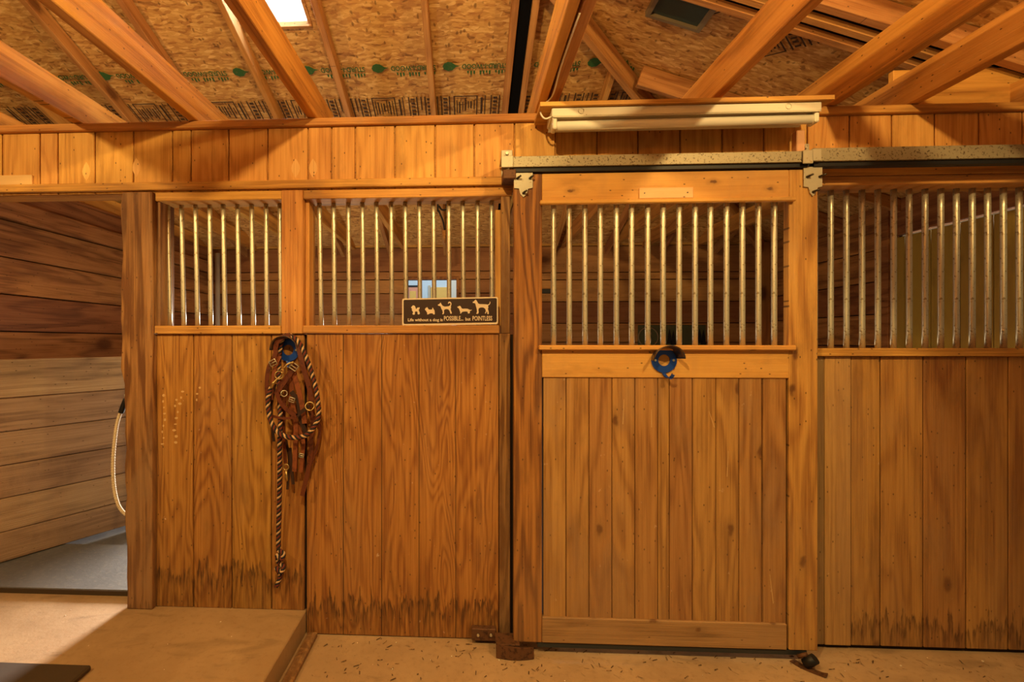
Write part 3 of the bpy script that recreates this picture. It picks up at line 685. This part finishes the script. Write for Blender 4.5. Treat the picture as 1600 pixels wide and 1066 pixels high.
bracket(1254, 1270, 222, 235, 256, 'galvanised bracket behind the joint of the two tracks')
bracket(1268, 1283, 236, 233, 252, 'galvanised bracket clasping the track joint')
MB().box(X(782), X(800), -.11, -.02, 2.052, 2.085, .002)
tag(MB().box(X(783), X(802), -.12, -.021, 2.045, 2.085, .003).build('track_stop', M_['rust']), 'dark rusty stop under the left end of the track', 'bracket')
tag(MB().box(X(1244, -.03), X(1257, -.03), -.035, -.0005, 2.14, 2.262, .003).build('wood_block', M_['pink']), 'small pinkish wooden block between strip light and track', 'block')

# ================================================================ STRIP LIGHT
sh = MB(); xa, xb = .30, 1.462
sh.prism([(xa, 2.313), (xb, 2.313), (xb, 2.330), (xa, 2.330)], -.20, -.023)
shelf = tag(sh.build('mounting_board', M_['rail']), 'thin wooden board fixed to the wall above the strip light', 'board')
fl = thing('strip_light', 'white single tube fluorescent strip light, unlit and fly spotted', 'light', (.88, -.12, 2.25))
fx0, fx1 = X(862, -.18), X(1283, -.18)
m = MB(); m.prism([(fx0, 2.276), (fx1, 2.276), (fx1, 2.312), (fx0, 2.312)], -.185, -.06)
o = m.build('housing', M_['white'], fl); b2 = o.modifiers.new('b', 'BEVEL'); b2.width = .003
m = MB()
for k_ in range(2):
    y0, y1 = ((-.185, -.150), (-.150, -.07))[k_]
    z0, z1 = ((2.262, 2.276), (2.276, 2.262))[k_]
m.poly([(fx0+.005, -.190, 2.272), (fx1-.005, -.190, 2.272), (fx1-.005, -.150, 2.284), (fx0+.005, -.150, 2.284)])
m.poly([(fx0+.005, -.095, 2.284), (fx1-.005, -.095, 2.284), (fx1-.005, -.055, 2.266), (fx0+.005, -.055, 2.266)])
o = m.build('reflector', M_['white'], fl); so = o.modifiers.new('s', 'SOLIDIFY'); so.thickness = .0015
MB().tube([(fx0+.02, -.158, 2.247), (fx1-.02, -.158, 2.253)], .0188, 20).build('tube', M_['tube'], fl)
for xx, zz in ((fx0+.004, 2.247), (fx1-.024, 2.253)):
    MB().box(xx, xx+.018, -.182, -.130, zz-.020, 2.279, .004).build('lamp_holder', M_['white'], fl)
for xx in (fx0+.12, fx1-.13): MB().ring((xx, -.187, 2.296), .011, .0012).build('knockout', M_['white'], fl)
cab = smooth([(.345, -.7, 2.355), (.345, -.4, 2.358), (.348, -.2, 2.352), (X(846, -.12), -.12, 2.35), (X(845, -.16), -.16, 2.30), (X(852, -.18), -.175, 2.272), (fx0+.002, -.17, 2.282)])
tag(MB().tube(cab, .0035, 8).build('power_cable', M_['pvc']), 'white power cable drooping into the left end of the strip light', 'cable')

# ================================================================ DOG SIGN
Q = lambda zx, zy: (600+zx/8, 440+zy/8)
YS = -.004
def S(zx, zy, dy=0): px, py = Q(zx, zy); return P(px, py, YS+dy)
sg = thing('dog_sign', 'brown metal sign with five cream dogs and a motto, on the window sill', 'sign', S(820, 535))
def rrect(x0, y0, x1, y1, rad):
    pts = []
    for cx, cy, a0 in ((x1-rad, y1-rad, 0), (x0+rad, y1-rad, 90), (x0+rad, y0+rad, 180), (x1-rad, y0+rad, 270)):
        for k in range(5):
            an = math.radians(a0+k*22.5); pts.append((cx+rad*math.cos(an), cy+rad*math.sin(an)))
    return pts
def sprism(pts, d0, d1):
    q = [S(a, b_) for a, b_ in pts]; return MB().prism([(v.x, v.z) for v in q], YS+d0, YS+d1)
def shear(pts): return [(a, b_-(a-240)*.018) for a, b_ in pts]
sprism(shear(rrect(228, 214, 1425, 556, 24)), -.0030, 0).build('border', M_['cream'], sg)
sprism(shear(rrect(246, 230, 1410, 532, 18)), -.0036, -.0002).build('panel', M_['brown'], sg)
dogs = [
 [(338,322),(350,315),(355,305),(368,298),(382,303),(392,315),(396,330),(402,345),(412,340),(415,325),(425,330),(438,322),(448,328),(442,345),(432,358),(440,368),(446,385),(450,402),(440,412),(425,412),(418,400),(422,385),(410,375),(395,375),(385,385),(388,400),(382,415),(362,415),(356,402),(366,388),(360,375),(350,362),(352,345),(346,332)],
 [(512,345),(520,338),(524,325),(532,332),(540,318),(546,330),(554,340),(560,350),(580,352),(600,350),(604,340),(606,326),(614,332),(620,345),(632,362),(634,385),(636,405),(630,412),(618,412),(610,400),(595,398),(575,400),(562,408),(545,414),(540,405),(542,390),(530,378),(528,366),(518,362)],
 [(672,292),(690,284),(704,268),(710,262),(714,276),(724,292),(735,305),(760,315),(790,312),(812,308),(826,300),(832,285),(828,270),(815,268),(808,280),(800,278),(802,262),(815,252),(832,256),(843,272),(842,292),(836,308),(838,330),(832,345),(838,365),(848,390),(846,402),(832,404),(828,395),(820,370),(805,350),(785,345),(765,348),(750,360),(752,385),(750,402),(738,412),(728,406),(736,390),(730,360),(718,345),(712,325),(706,308),(690,306),(676,300)],
 [(915,318),(930,312),(940,305),(952,306),(962,318),(970,335),(985,342),(1015,340),(1045,342),(1060,350),(1080,358),(1100,352),(1088,364),(1072,370),(1074,385),(1070,398),(1055,402),(1045,392),(1048,380),(1030,376),(1005,376),(980,380),(970,390),(962,402),(950,402),(955,388),(948,372),(942,352),(934,334),(922,330)],
 [(1108,256),(1125,248),(1135,234),(1148,228),(1158,240),(1168,258),(1180,278),(1205,284),(1240,284),(1275,286),(1295,290),(1312,282),(1320,268),(1324,248),(1330,262),(1326,282),(1310,296),(1300,302),(1304,325),(1298,345),(1306,370),(1310,395),(1306,410),(1292,408),(1290,385),(1282,370),(1278,390),(1270,402),(1260,398),(1270,380),(1272,360),(1262,340),(1240,325),(1210,325),(1185,335),(1180,360),(1184,385),(1178,402),(1160,406),(1152,398),(1162,385),(1160,350),(1152,320),(1146,295),(1140,275),(1125,270),(1110,268)]]
for dd in dogs: sprism(dd, -.0042, -.0034).build('dog_silhouette', M_['cream'], sg)
def ttext(txt, zx0, zx1, zy, size, bold, nm='lettering'):
    a = S(zx0, zy); 
    M = Matrix(((1, 0, 0, 0), (0, 0, -1, 0), (0, 1, 0, 0), (0, 0, 0, 1)))
    M.translation = Vector((a.x, YS-.0044, a.z))
    m = MB(); m.text(txt, size, Matrix.Identity(4), bold=bold)
    xs_ = [v.co.x for v in m.bm.verts]; wd = max(xs_)-min(xs_); k = (S(zx1, zy).x-a.x)/wd
    for v in m.bm.verts: v.co = M @ Vector(((v.co.x-min(xs_))*k, v.co.y, 0))
    m.build(nm, M_['cream'], sg, fix=False)
U = (S(100, 500).x-S(0, 500).x)/100       # one zoom unit in metres
ttext('Life without a dog is', 300, 735, 497, 50*U, .0005)
ttext('POSSIBLE...', 750, 992, 488, 78*U, .0005)
ttext('but', 1018, 1082, 488, 54*U, .0005)
ttext('POINTLESS', 1106, 1352, 488, 78*U, .0005)

# ================================================================ HOLDERS, HALTER, ROPES
def holder(px, py, Y, lab, grp):
    c = P(px, py, Y); R = .054
    h = thing('bridle_bracket', lab, 'bracket', c, grp)
    m = MB(); n = 28; A0, A1 = .0245, .053                # ring plate against the wall
    for i in range(n):
        a, b_ = 2*PI*i/n, 2*PI*(i+1)/n
        q = [c+Vector((math.cos(x)*rr, dy, math.sin(x)*rr)) for dy in (-.006, -.001) for rr, x in ((A0, a), (A1, a), (A1, b_), (A0, b_))]
        for f in ((0,1,2,3),(7,6,5,4),(0,3,7,4),(1,5,6,2)): m.poly([q[k] for k in f])
    bmesh.ops.remove_doubles(m.bm, verts=m.bm.verts, dist=1e-5)
    m.build('back_plate', M_['blue'], h)
    m = MB(); seg = 20; rows = []
    for i in range(seg+1):                                # curved saddle standing out from the wall
        an = math.radians(8+172*i/seg); rows.append([m.bm.verts.new(c+Vector((math.cos(an)*R*(1+.05*k), -.006-.014*k*(1+.25*math.sin(an)), math.sin(an)*R*(1+.05*k)))) for k in range(5)])
    for i in range(seg):
        for k in range(4): m.bm.faces.new((rows[i][k], rows[i+1][k], rows[i+1][k+1], rows[i][k+1])).smooth = True
    o = m.build('saddle', M_['bluein'], h); so = o.modifiers.new('s', 'SOLIDIFY'); so.thickness = .003
    pth = smooth([c+Vector((-.004, -.004, -.050)), c+Vector((.002, -.006, -.062)), c+Vector((.008, -.02, -.072)), c+Vector((.014, -.04, -.070)), c+Vector((.02, -.048, -.058))])
    MB().strap(pth, .014, .004, n=(.3, -1, .3)).build('hook', M_['blue'], h)
    for dx, dz in ((-.038, 0), (.038, 0)):
        q = c+Vector((dx, -.006, dz)); MB().tube([q, q+Vector((0, -.004, 0))], .005, 8).build('screw', M_['zinc'], h)
holder(1037, 563, YF-.002, 'blue round bridle bracket screwed to the sliding door middle rail', 'bridle brackets')
holder(451, 547, -.008, 'blue round bridle bracket with the leather halter hung over it', 'bridle brackets')

def pp(L, Y): return [P(a, b_, Y if len(q) == 2 else q[2]) for q in L for a, b_ in (q[:2],)]
ha = thing('horse_halter', 'brown leather horse halter bundled on the blue bracket on the plywood', 'halter', P(452, 600, -.06))
def strp(L, wd, mat='leather', Y=-.07, nm='strap', th=.0035): MB().strap(pp(L, Y), wd, th).build(nm, M_[mat], ha)
MB().strap([P(432, 556, -.055), P(430.5, 545, -.06), P(434, 533, -.065), P(443, 526.5, -.065), P(453, 525.5, -.065), P(462, 531, -.065), P(467, 545, -.07), P(474, 575, -.075), P(483, 605, -.078), P(487, 630, -.08)], .022, .0035).build('crown_strap', M_['leather'], ha)
strp([(431, 548), (428, 562), (420, 575), (417, 600), (419, 640)], .020, 'leather', -.062)
strp([(437, 556), (430, 575), (425, 600), (424, 625)], .018, 'leather2', -.052)
strp([(462, 570), (450, 588), (440, 602), (431, 617)], .024, 'leather', -.088)
strp([(459, 572), (461, 590), (468, 615), (474, 645), (476, 662)], .022, 'leather2', -.075)
strp([(432, 613), (438, 628), (450, 642), (464, 650)], .018, 'leather', -.095)
strp([(464, 650), (472, 643), (484, 634)], .016, 'leather3', -.095)
strp([(424, 650), (440, 653.5), (455, 653), (466, 649)], .011, 'leather', -.092)
strp([(452, 582), (447, 610), (444, 640), (443, 676), (446, 724)], .014, 'leather', -.055)
strp([(457, 578), (456, 620), (462, 660), (461, 705), (460, 737)], .020, 'leather2', -.058)
strp([(452, 618), (455, 640), (466, 668), (474, 690), (472, 716), (470, 738)], .017, 'leather2', -.050)
strp([(455, 612), (466, 628), (470, 655), (480, 682)], .020, 'leather3', -.068)
strp([(484, 640), (489, 660), (486, 690), (486, 708), (480, 742), (472, 775)], .020, 'leather', -.050)
strp([(492, 650), (500, 668), (496, 695), (486, 725)], .012, 'leather', -.046)
strp([(453, 700), (456, 738), (458, 757)], .014, 'leather3', -.048)
strp([(440, 610), (436, 640), (447, 690), (452, 720), (449, 765)], .012, 'leather3', -.040)
strp([(430, 600), (424, 640), (428, 690)], .012, 'leather3', -.040)
MB().ring(P(436, 586.5, -.10), .0175, .0026, (.1, -1, .1)).build('ring', M_['brass'], ha)
MB().ring(P(484, 635, -.10), .0185, .0026, (.3, -1, .3)).build('ring', M_['brass'], ha)
MB().ring(P(447, 730, -.06), .012, .0024, (.1, -1, .1)).build('ring', M_['brass'], ha)
MB().ring(P(444, 615, -.09), .013, .0022, (.5, -1, .1)).build('ring', M_['zinc'], ha)
def buckle(px, py, Y, s, rot, mat='brass'):
    c = P(px, py, Y); pts = [(-s, -s*.8), (s, -s*.8), (s, s*.8), (-s, s*.8), (-s, -s*.8)]
    R3 = Matrix.Rotation(rot, 3, 'Y')
    MB().tube([c+R3 @ Vector((a, 0, b_)) for a, b_ in pts], .0026, 8).tube([c+R3 @ Vector((-s, -.002, 0)), c+R3 @ Vector((s, -.004, 0))], .002, 6).build('buckle', M_[mat], ha)
buckle(459, 573, -.10, .017, .6, 'plate'); buckle(426.5, 567, -.075, .015, -.5, 'zinc'); buckle(456, 625, -.075, .012, .3, 'zinc'); buckle(471, 712, -.055, .010, .2, 'zinc')
MB().tube(pp([(447, 735), (448, 745), (449, 752)], -.06), [.004, .006, .004], 8).build('snap', M_['brass'], ha)

def twisted(path, R, r_, pitch, name, mats, parent=None, sub=10, fray=0):
    pth = smooth(path, sub); m = MB()
    # resample evenly
    dist = [0]
    for a, b_ in zip(pth[:-1], pth[1:]): dist.append(dist[-1]+(b_-a).length)
    n_ = int(dist[-1]/(pitch/10)); out = []; j = 0
    for i in range(n_+1):
        s_ = dist[-1]*i/n_
        while j < len(dist)-2 and dist[j+1] < s_: j += 1
        f = (s_-dist[j])/max(1e-9, dist[j+1]-dist[j]); out.append(pth[j].lerp(pth[j+1], f))
    up = Vector((0, -1, 0)); fr_ = []
    for i, p in enumerate(out):
        t = (out[min(i+1, n_)]-out[max(i-1, 0)]).normalized(); up = (up-t*up.dot(t)).normalized(); fr_.append((p, up.copy(), t.cross(up)))
    ns = len(mats)
    for s_ in range(ns):
        m.tube([p+(u*math.cos(2*PI*(i/10.0+s_/ns))+v*math.sin(2*PI*(i/10.0+s_/ns)))*R for i, (p, u, v) in enumerate(fr_)], r_, 6, mi=s_)
    return m.build(name, mats, parent)
lr = thing('lead_rope', 'braided tan, black and maroon lead rope looped round the halter', 'rope', P(436, 917, -.06))
RM = [M_['r1'], M_['r2'], M_['r1'], M_['r3']]
RM = [M_['r1'], M_['r2'], M_['r3'], M_['r2']]
twisted([P(424, 605, -.10), P(419, 622, -.10), P(420, 645, -.10), P(426, 664, -.105), P(437, 678, -.11), P(456, 684, -.11), P(477, 681, -.11), P(491, 667, -.11), P(498, 648, -.105), P(495, 615, -.095),
         P(488, 586, -.085), P(479, 560, -.075), P(470, 540, -.07), P(460, 528, -.062), P(450, 524, -.045), P(441, 530, -.035), P(436, 560, -.03), P(436, 610, -.045), P(438, 650, -.075), P(437, 690, -.085),
         P(437, 740, -.06), P(436, 800, -.035), P(435, 845, -.03), P(436, 862, -.03)], .0058, .0054, .042, 'rope', RM, lr)
twisted([P(436, 860, -.035), P(443, 866, -.045), P(440, 874, -.05), P(433, 868, -.045), P(436, 880, -.03), P(443, 886, -.04), P(439, 894, -.05), P(432, 888, -.04), P(438, 898, -.03), P(436, 906, -.03), P(432, 917, -.03)], .0054, .0052, .038, 'knot', RM, lr)
MB().tube(smooth([P(459, 566, -.105), P(450, 569, -.107), P(443, 576, -.108)]), .0042, 8).tube(smooth([P(434, 592, -.106), P(428, 598, -.108), P(424, 606, -.104)]), [.004]*6+[.008]*7, 10).ring(P(441, 580, -.107), .008, .0022, (0, 1, .3)).build('snap', M_['brass'], lr)

# white tether on the post
te = thing('stall_tether', 'white braided tether with black sleeve clipped to the left side of the post', 'rope', (-1.63, .02, 1.1))
YTe = .03
m = MB(); pth = pp([(201, 600), (197, 603), (196.5, 608), (200, 614), (202, 618)], YTe); m.tube(smooth(pth), .0035, 8); m.build('eye_hook', M_['zinc'], te)
MB().ring(P(198.5, 618, YTe), .010, .0025, (.4, -1, .2)).tube(pp([(198, 620), (197, 626)], YTe), .005, 8).build('clip', M_['zinc'], te)
MB().tube(smooth(pp([(197, 624), (193, 634), (189, 645)], YTe)), .0125, 12).build('sleeve', M_['black'], te)
pth = smooth(pp([(189, 643), (183, 662), (179, 690), (176.5, 725), (178, 760), (184, 787), (193, 801), (203, 806), (209, 800)], YTe), 14)
pth = smooth([p_ for p_ in pth], 2)
m = MB(); m.tube(pth, [.0080+.0012*math.sin(i*1.9) for i in range(len(pth))], 10); m.build('rope', M_['wrope'], te)

# ================================================================ STALL GATE (swung open low boards), latch
gA, gB = Vector((-2.56, .337, 0)), Vector((-2.235, .913, 0)); dr = (gB-gA).normalized()
g0 = gA-dr*.45; g0.y = max(g0.y, .12); g0 = gA-dr*.22; g1 = gB+dr*1.2
gt = thing('stall_gate', 'low gate of wide grey horizontal boards standing open in the stall doorway', 'gate', (g0.x, g0.y, .09))
zs = [.135, .30, .485, .665, .85, 1.035, 1.25]
for z0, z1 in zip(zs[:-1], zs[1:]):
    o = beam('plank', Vector((g0.x, g0.y, z0+.002)), Vector((g1.x, g1.y, z0+.002)), .035, z1-z0-.004, M_['gate'], gt)
lt = P(187, 725, .9)
tag(MB().tube([lt+Vector((0, -.03, .02)), lt+Vector((0, -.03, -.02))], .004, 8).ring(lt+Vector((0, -.03, 0)), .008, .002).build('gate_latch', M_['zinc']), 'tiny metal eye hook on the grey gate boards', 'hook')
m = MB().box(-2.75, X(203), .085, .6, .09, .132, .004); sm = tag(m.build('stall_mat', M_['mat']), 'thick grey rubber mat on the floor inside the open stall doorway', 'mat')
MB().box(-2.75, X(203), .081, .0845, .092, .130, 0).build('edge', M_['matd'], sm)
tag(MB().box(-2.2, X(150, -.42), -.75, -.44, .107, .128, .006).build('floor_plank', M_['matd']), 'dark brown plank lying on the concrete pad at lower left', 'plank')
tag(MB().box(X(480)+.012, X(480)+.055, -2.0, -.02, 0, .022, .004).build('edge_strip', M_['post']), 'worn wooden strip on the floor along the concrete pad edge', 'strip')

# ================================================================ FLOOR HARDWARE
gd = thing('door_guide', 'rusty floor guide and bolted block at the foot of the sliding door left stile', 'guide', (X(780), -.1, 0))
b_ = MB().box(X(737, -.03), X(775, -.03), -.045, -.013, Z(750, 1001, -.04), Z(750, 982, -.04), .003).build('block', M_['rust'], gd)
for p_ in (747, 767):
    c = P(p_, 992, -.046); MB().tube([c, c+Vector((0, -.008, 0))], .006, 6).build('bolt', M_['zinc'], b_)
m = MB(); q = []
xA, xB = X(775, -.13), X(835, -.15)
for i in range(9):
    f = i/8; x = xA+(xB-xA)*f; yy = -.135-.012*math.sin(PI*f)+.0*f
    zt = .062-.012*f; q.append([m.bm.verts.new(v) for v in ((x, yy, .004), (x, yy, zt), (x, yy+.006, zt), (x, yy+.006, .004))])
for i in range(8):
    for k in range(4): m.bm.faces.new((q[i][k], q[i][(k+1) % 4], q[i+1][(k+1) % 4], q[i+1][k]))
m.bm.faces.new(q[0]); m.bm.faces.new(q[-1][::-1])
m.box(xA, xA+.10, -.130, -.045, .052, .058, .001)
m.build('guide_plate', M_['rust'], gd)
ro = thing('stay_roller', 'black stay roller on the floor at the foot of the sliding door right stile', 'roller', (X(1266, -.13), -.13, 0))
c = P(1266, 1016, -.14); c.z = .034
MB().tube([c+Vector((-.012, .01, -.018)), c+Vector((.012, -.01, .018))], .020, 16).build('wheel', M_['black'], ro)
MB().strap([c+Vector((-.04, .05, -.03)), c+Vector((-.02, .01, -.031)), c+Vector((.02, -.03, -.031)), c+Vector((.035, -.045, -.026))], .03, .004, n=(0, 0, 1)).build('base_plate', M_['rust'], ro)
MB().tube([c+Vector((-.03, .03, .0)), c+Vector((-.005, .01, .022))], .008, 8).build('arm', M_['rust'], ro)
m = MB(); rr = random.Random(5)
for i in range(520):
    if rr.random() < .6: x, y, z0 = rr.uniform(-.66, 2.4), -abs(rr.gauss(0, .16))-.02, .002
    else: x, y, z0 = rr.uniform(-.66, 2.4), rr.uniform(-1.3, -.15), .002
    a = rr.uniform(0, PI); l = rr.uniform(.003, .014); w_ = rr.uniform(.0008, .002)
    dx, dy = math.cos(a)*l, math.sin(a)*l; ex, ey = -math.sin(a)*w_, math.cos(a)*w_
    m.poly([(x-dx-ex, y-dy-ey, z0), (x+dx-ex, y+dy-ey, z0), (x+dx+ex, y+dy+ey, z0+.002), (x-dx+ex, y-dy+ey, z0+.002)])
tag(m.build('straw_litter', M_['straw']), 'dark straw bits scattered on the concrete aisle floor', 'straw', kind='stuff')
m = MB()
for i in range(45):
    x, y = rr.uniform(-.6, 2.3), rr.uniform(-.9, -.04); s_ = rr.uniform(.002, .006)
    m.box(x, x+s_, y, y+s_, .0005, .0005+s_*.6, 0)
for i in range(14):
    x, y = rr.uniform(-2, -.85), rr.uniform(-.7, -.04); s_ = rr.uniform(.002, .005)
    m.box(x, x+s_, y, y+s_, .1065, .1065+s_*.6, 0)
tag(m.build('pale_chips', M_['chip']), 'tiny pale chips scattered over the concrete floor', 'chips', kind='stuff')

# ================================================================ INSIDE THE STALLS
c = P(337, 395, 3.1)
tag(MB().tube([(c.x, 3.14, .10), (c.x, 3.14, c.z)], .027, 18).build('white_pipe', M_['pvc']), 'white plastic pipe standing in the back left corner of the stall', 'pipe')
YC = 1.5; cx = P(690, 340, YC)
ch = thing('pull_cord', 'black cord with a wooden handle hanging behind the wide barred window', 'cord', (cx.x, YC, 2.1))
MB().tube(smooth([(cx.x-.02, YC, 2.99), P(684, 318, YC), P(686, 330, YC), P(692, 345, YC), P(695, 360, YC)]), .007, 8).tube(smooth([P(686, 322, YC), P(691, 328, YC), P(699, 325, YC), P(697, 312, YC), (cx.x+.02, YC, 2.98)]), .007, 8).build('cord', M_['black'], ch)
MB().tube([P(694, 360, YC), P(694, 381, YC)], [.014, .010], 10).build('handle', M_['rafter'], ch)
c = P(853, 455, YB-.02)
tag(MB().box(c.x-.07, c.x+.05, YB-.02, YB-.001, c.z-.025, c.z+.025, .003).box(c.x-.09, c.x-.06, YB-.04, YB-.001, c.z-.012, c.z+.04, .003).build('wall_bracket', M_['black']), 'black metal bracket on the back wall behind the sliding door bars', 'bracket')
# poster on the back wall
YP = YB-.012
po = thing('forest_sign', 'dark olive sign with a ringed letter and pine trees, behind the door bars', 'sign', P(1050, 545, YP))
a, b_ = P(997, 508, YP), P(1103, 560, YP)
MB().box(a.x, b_.x, YP, YP+.011, b_.z, a.z, .002).build('board', M_['olive'], po)
cc = P(1013, 527, YP-.002)
cm = plain('faded_sign_cream', (.30, .22, .12), .7)
MB().ring(cc, .105, .006, (0, 1, 0), 28).build('emblem_ring', cm, po)
m = MB(); M = Matrix(((1, 0, 0, cc.x), (0, 0, -1, YP-.002), (0, 1, 0, cc.z-.06), (0, 0, 0, 1))); m.text('S', .17, M, bold=.004, align='CENTER'); m.build('letter', cm, po, fix=False)
for px in (1046, 1052, 1088, 1093, 1099):
    t_ = P(px, 512+(px*7) % 5, YP); h_ = .16
    m = MB().prism([(t_.x-.03, t_.z-h_), (t_.x+.03, t_.z-h_), (t_.x+.016, t_.z-h_*.55), (t_.x+.02, t_.z-h_*.55), (t_.x, t_.z), (t_.x-.02, t_.z-h_*.55), (t_.x-.016, t_.z-h_*.55)], YP-.003, YP-.0005)
    m.build('pine_tree', M_['black'], po)
# building outside the window
nb = thing('neighbour_building', 'pale blue building with salmon and ochre boards seen through the far window', 'building', (-.6, 6, -.05))
MB().box(-3, 2.5, 6.0, 6.3, -.05, 3.2, 0).build('wall', M_['pbw'], nb)
YN = 5.97
def nbox(x0, y0, x1, y1, mat, nm, dy=0):
    a, b_ = P(x0, y0, YN+dy), P(x1, y1, YN+dy); MB().box(a.x, b_.x, YN+dy, YN+dy+.025, b_.z, a.z, .002).build(nm, mat, nb)
nbox(630, 449, 655, 500, M_['rbd'], 'door_panel'); nbox(628, 446, 656, 448.4, M_['black'], 'dark_line_trim', -.01); nbox(640, 455, 650, 500, M_['ybd'], 'board', -.015)  # salmon panel, thin black line above it, ochre board
nbox(673, 449, 704, 500, M_['ybd'], 'board'); nbox(669, 446, 672.5, 500, M_['plate'], 'corner_trim'); nbox(705, 430, 716, 500, M_['white'], 'corner_trim', -.01)
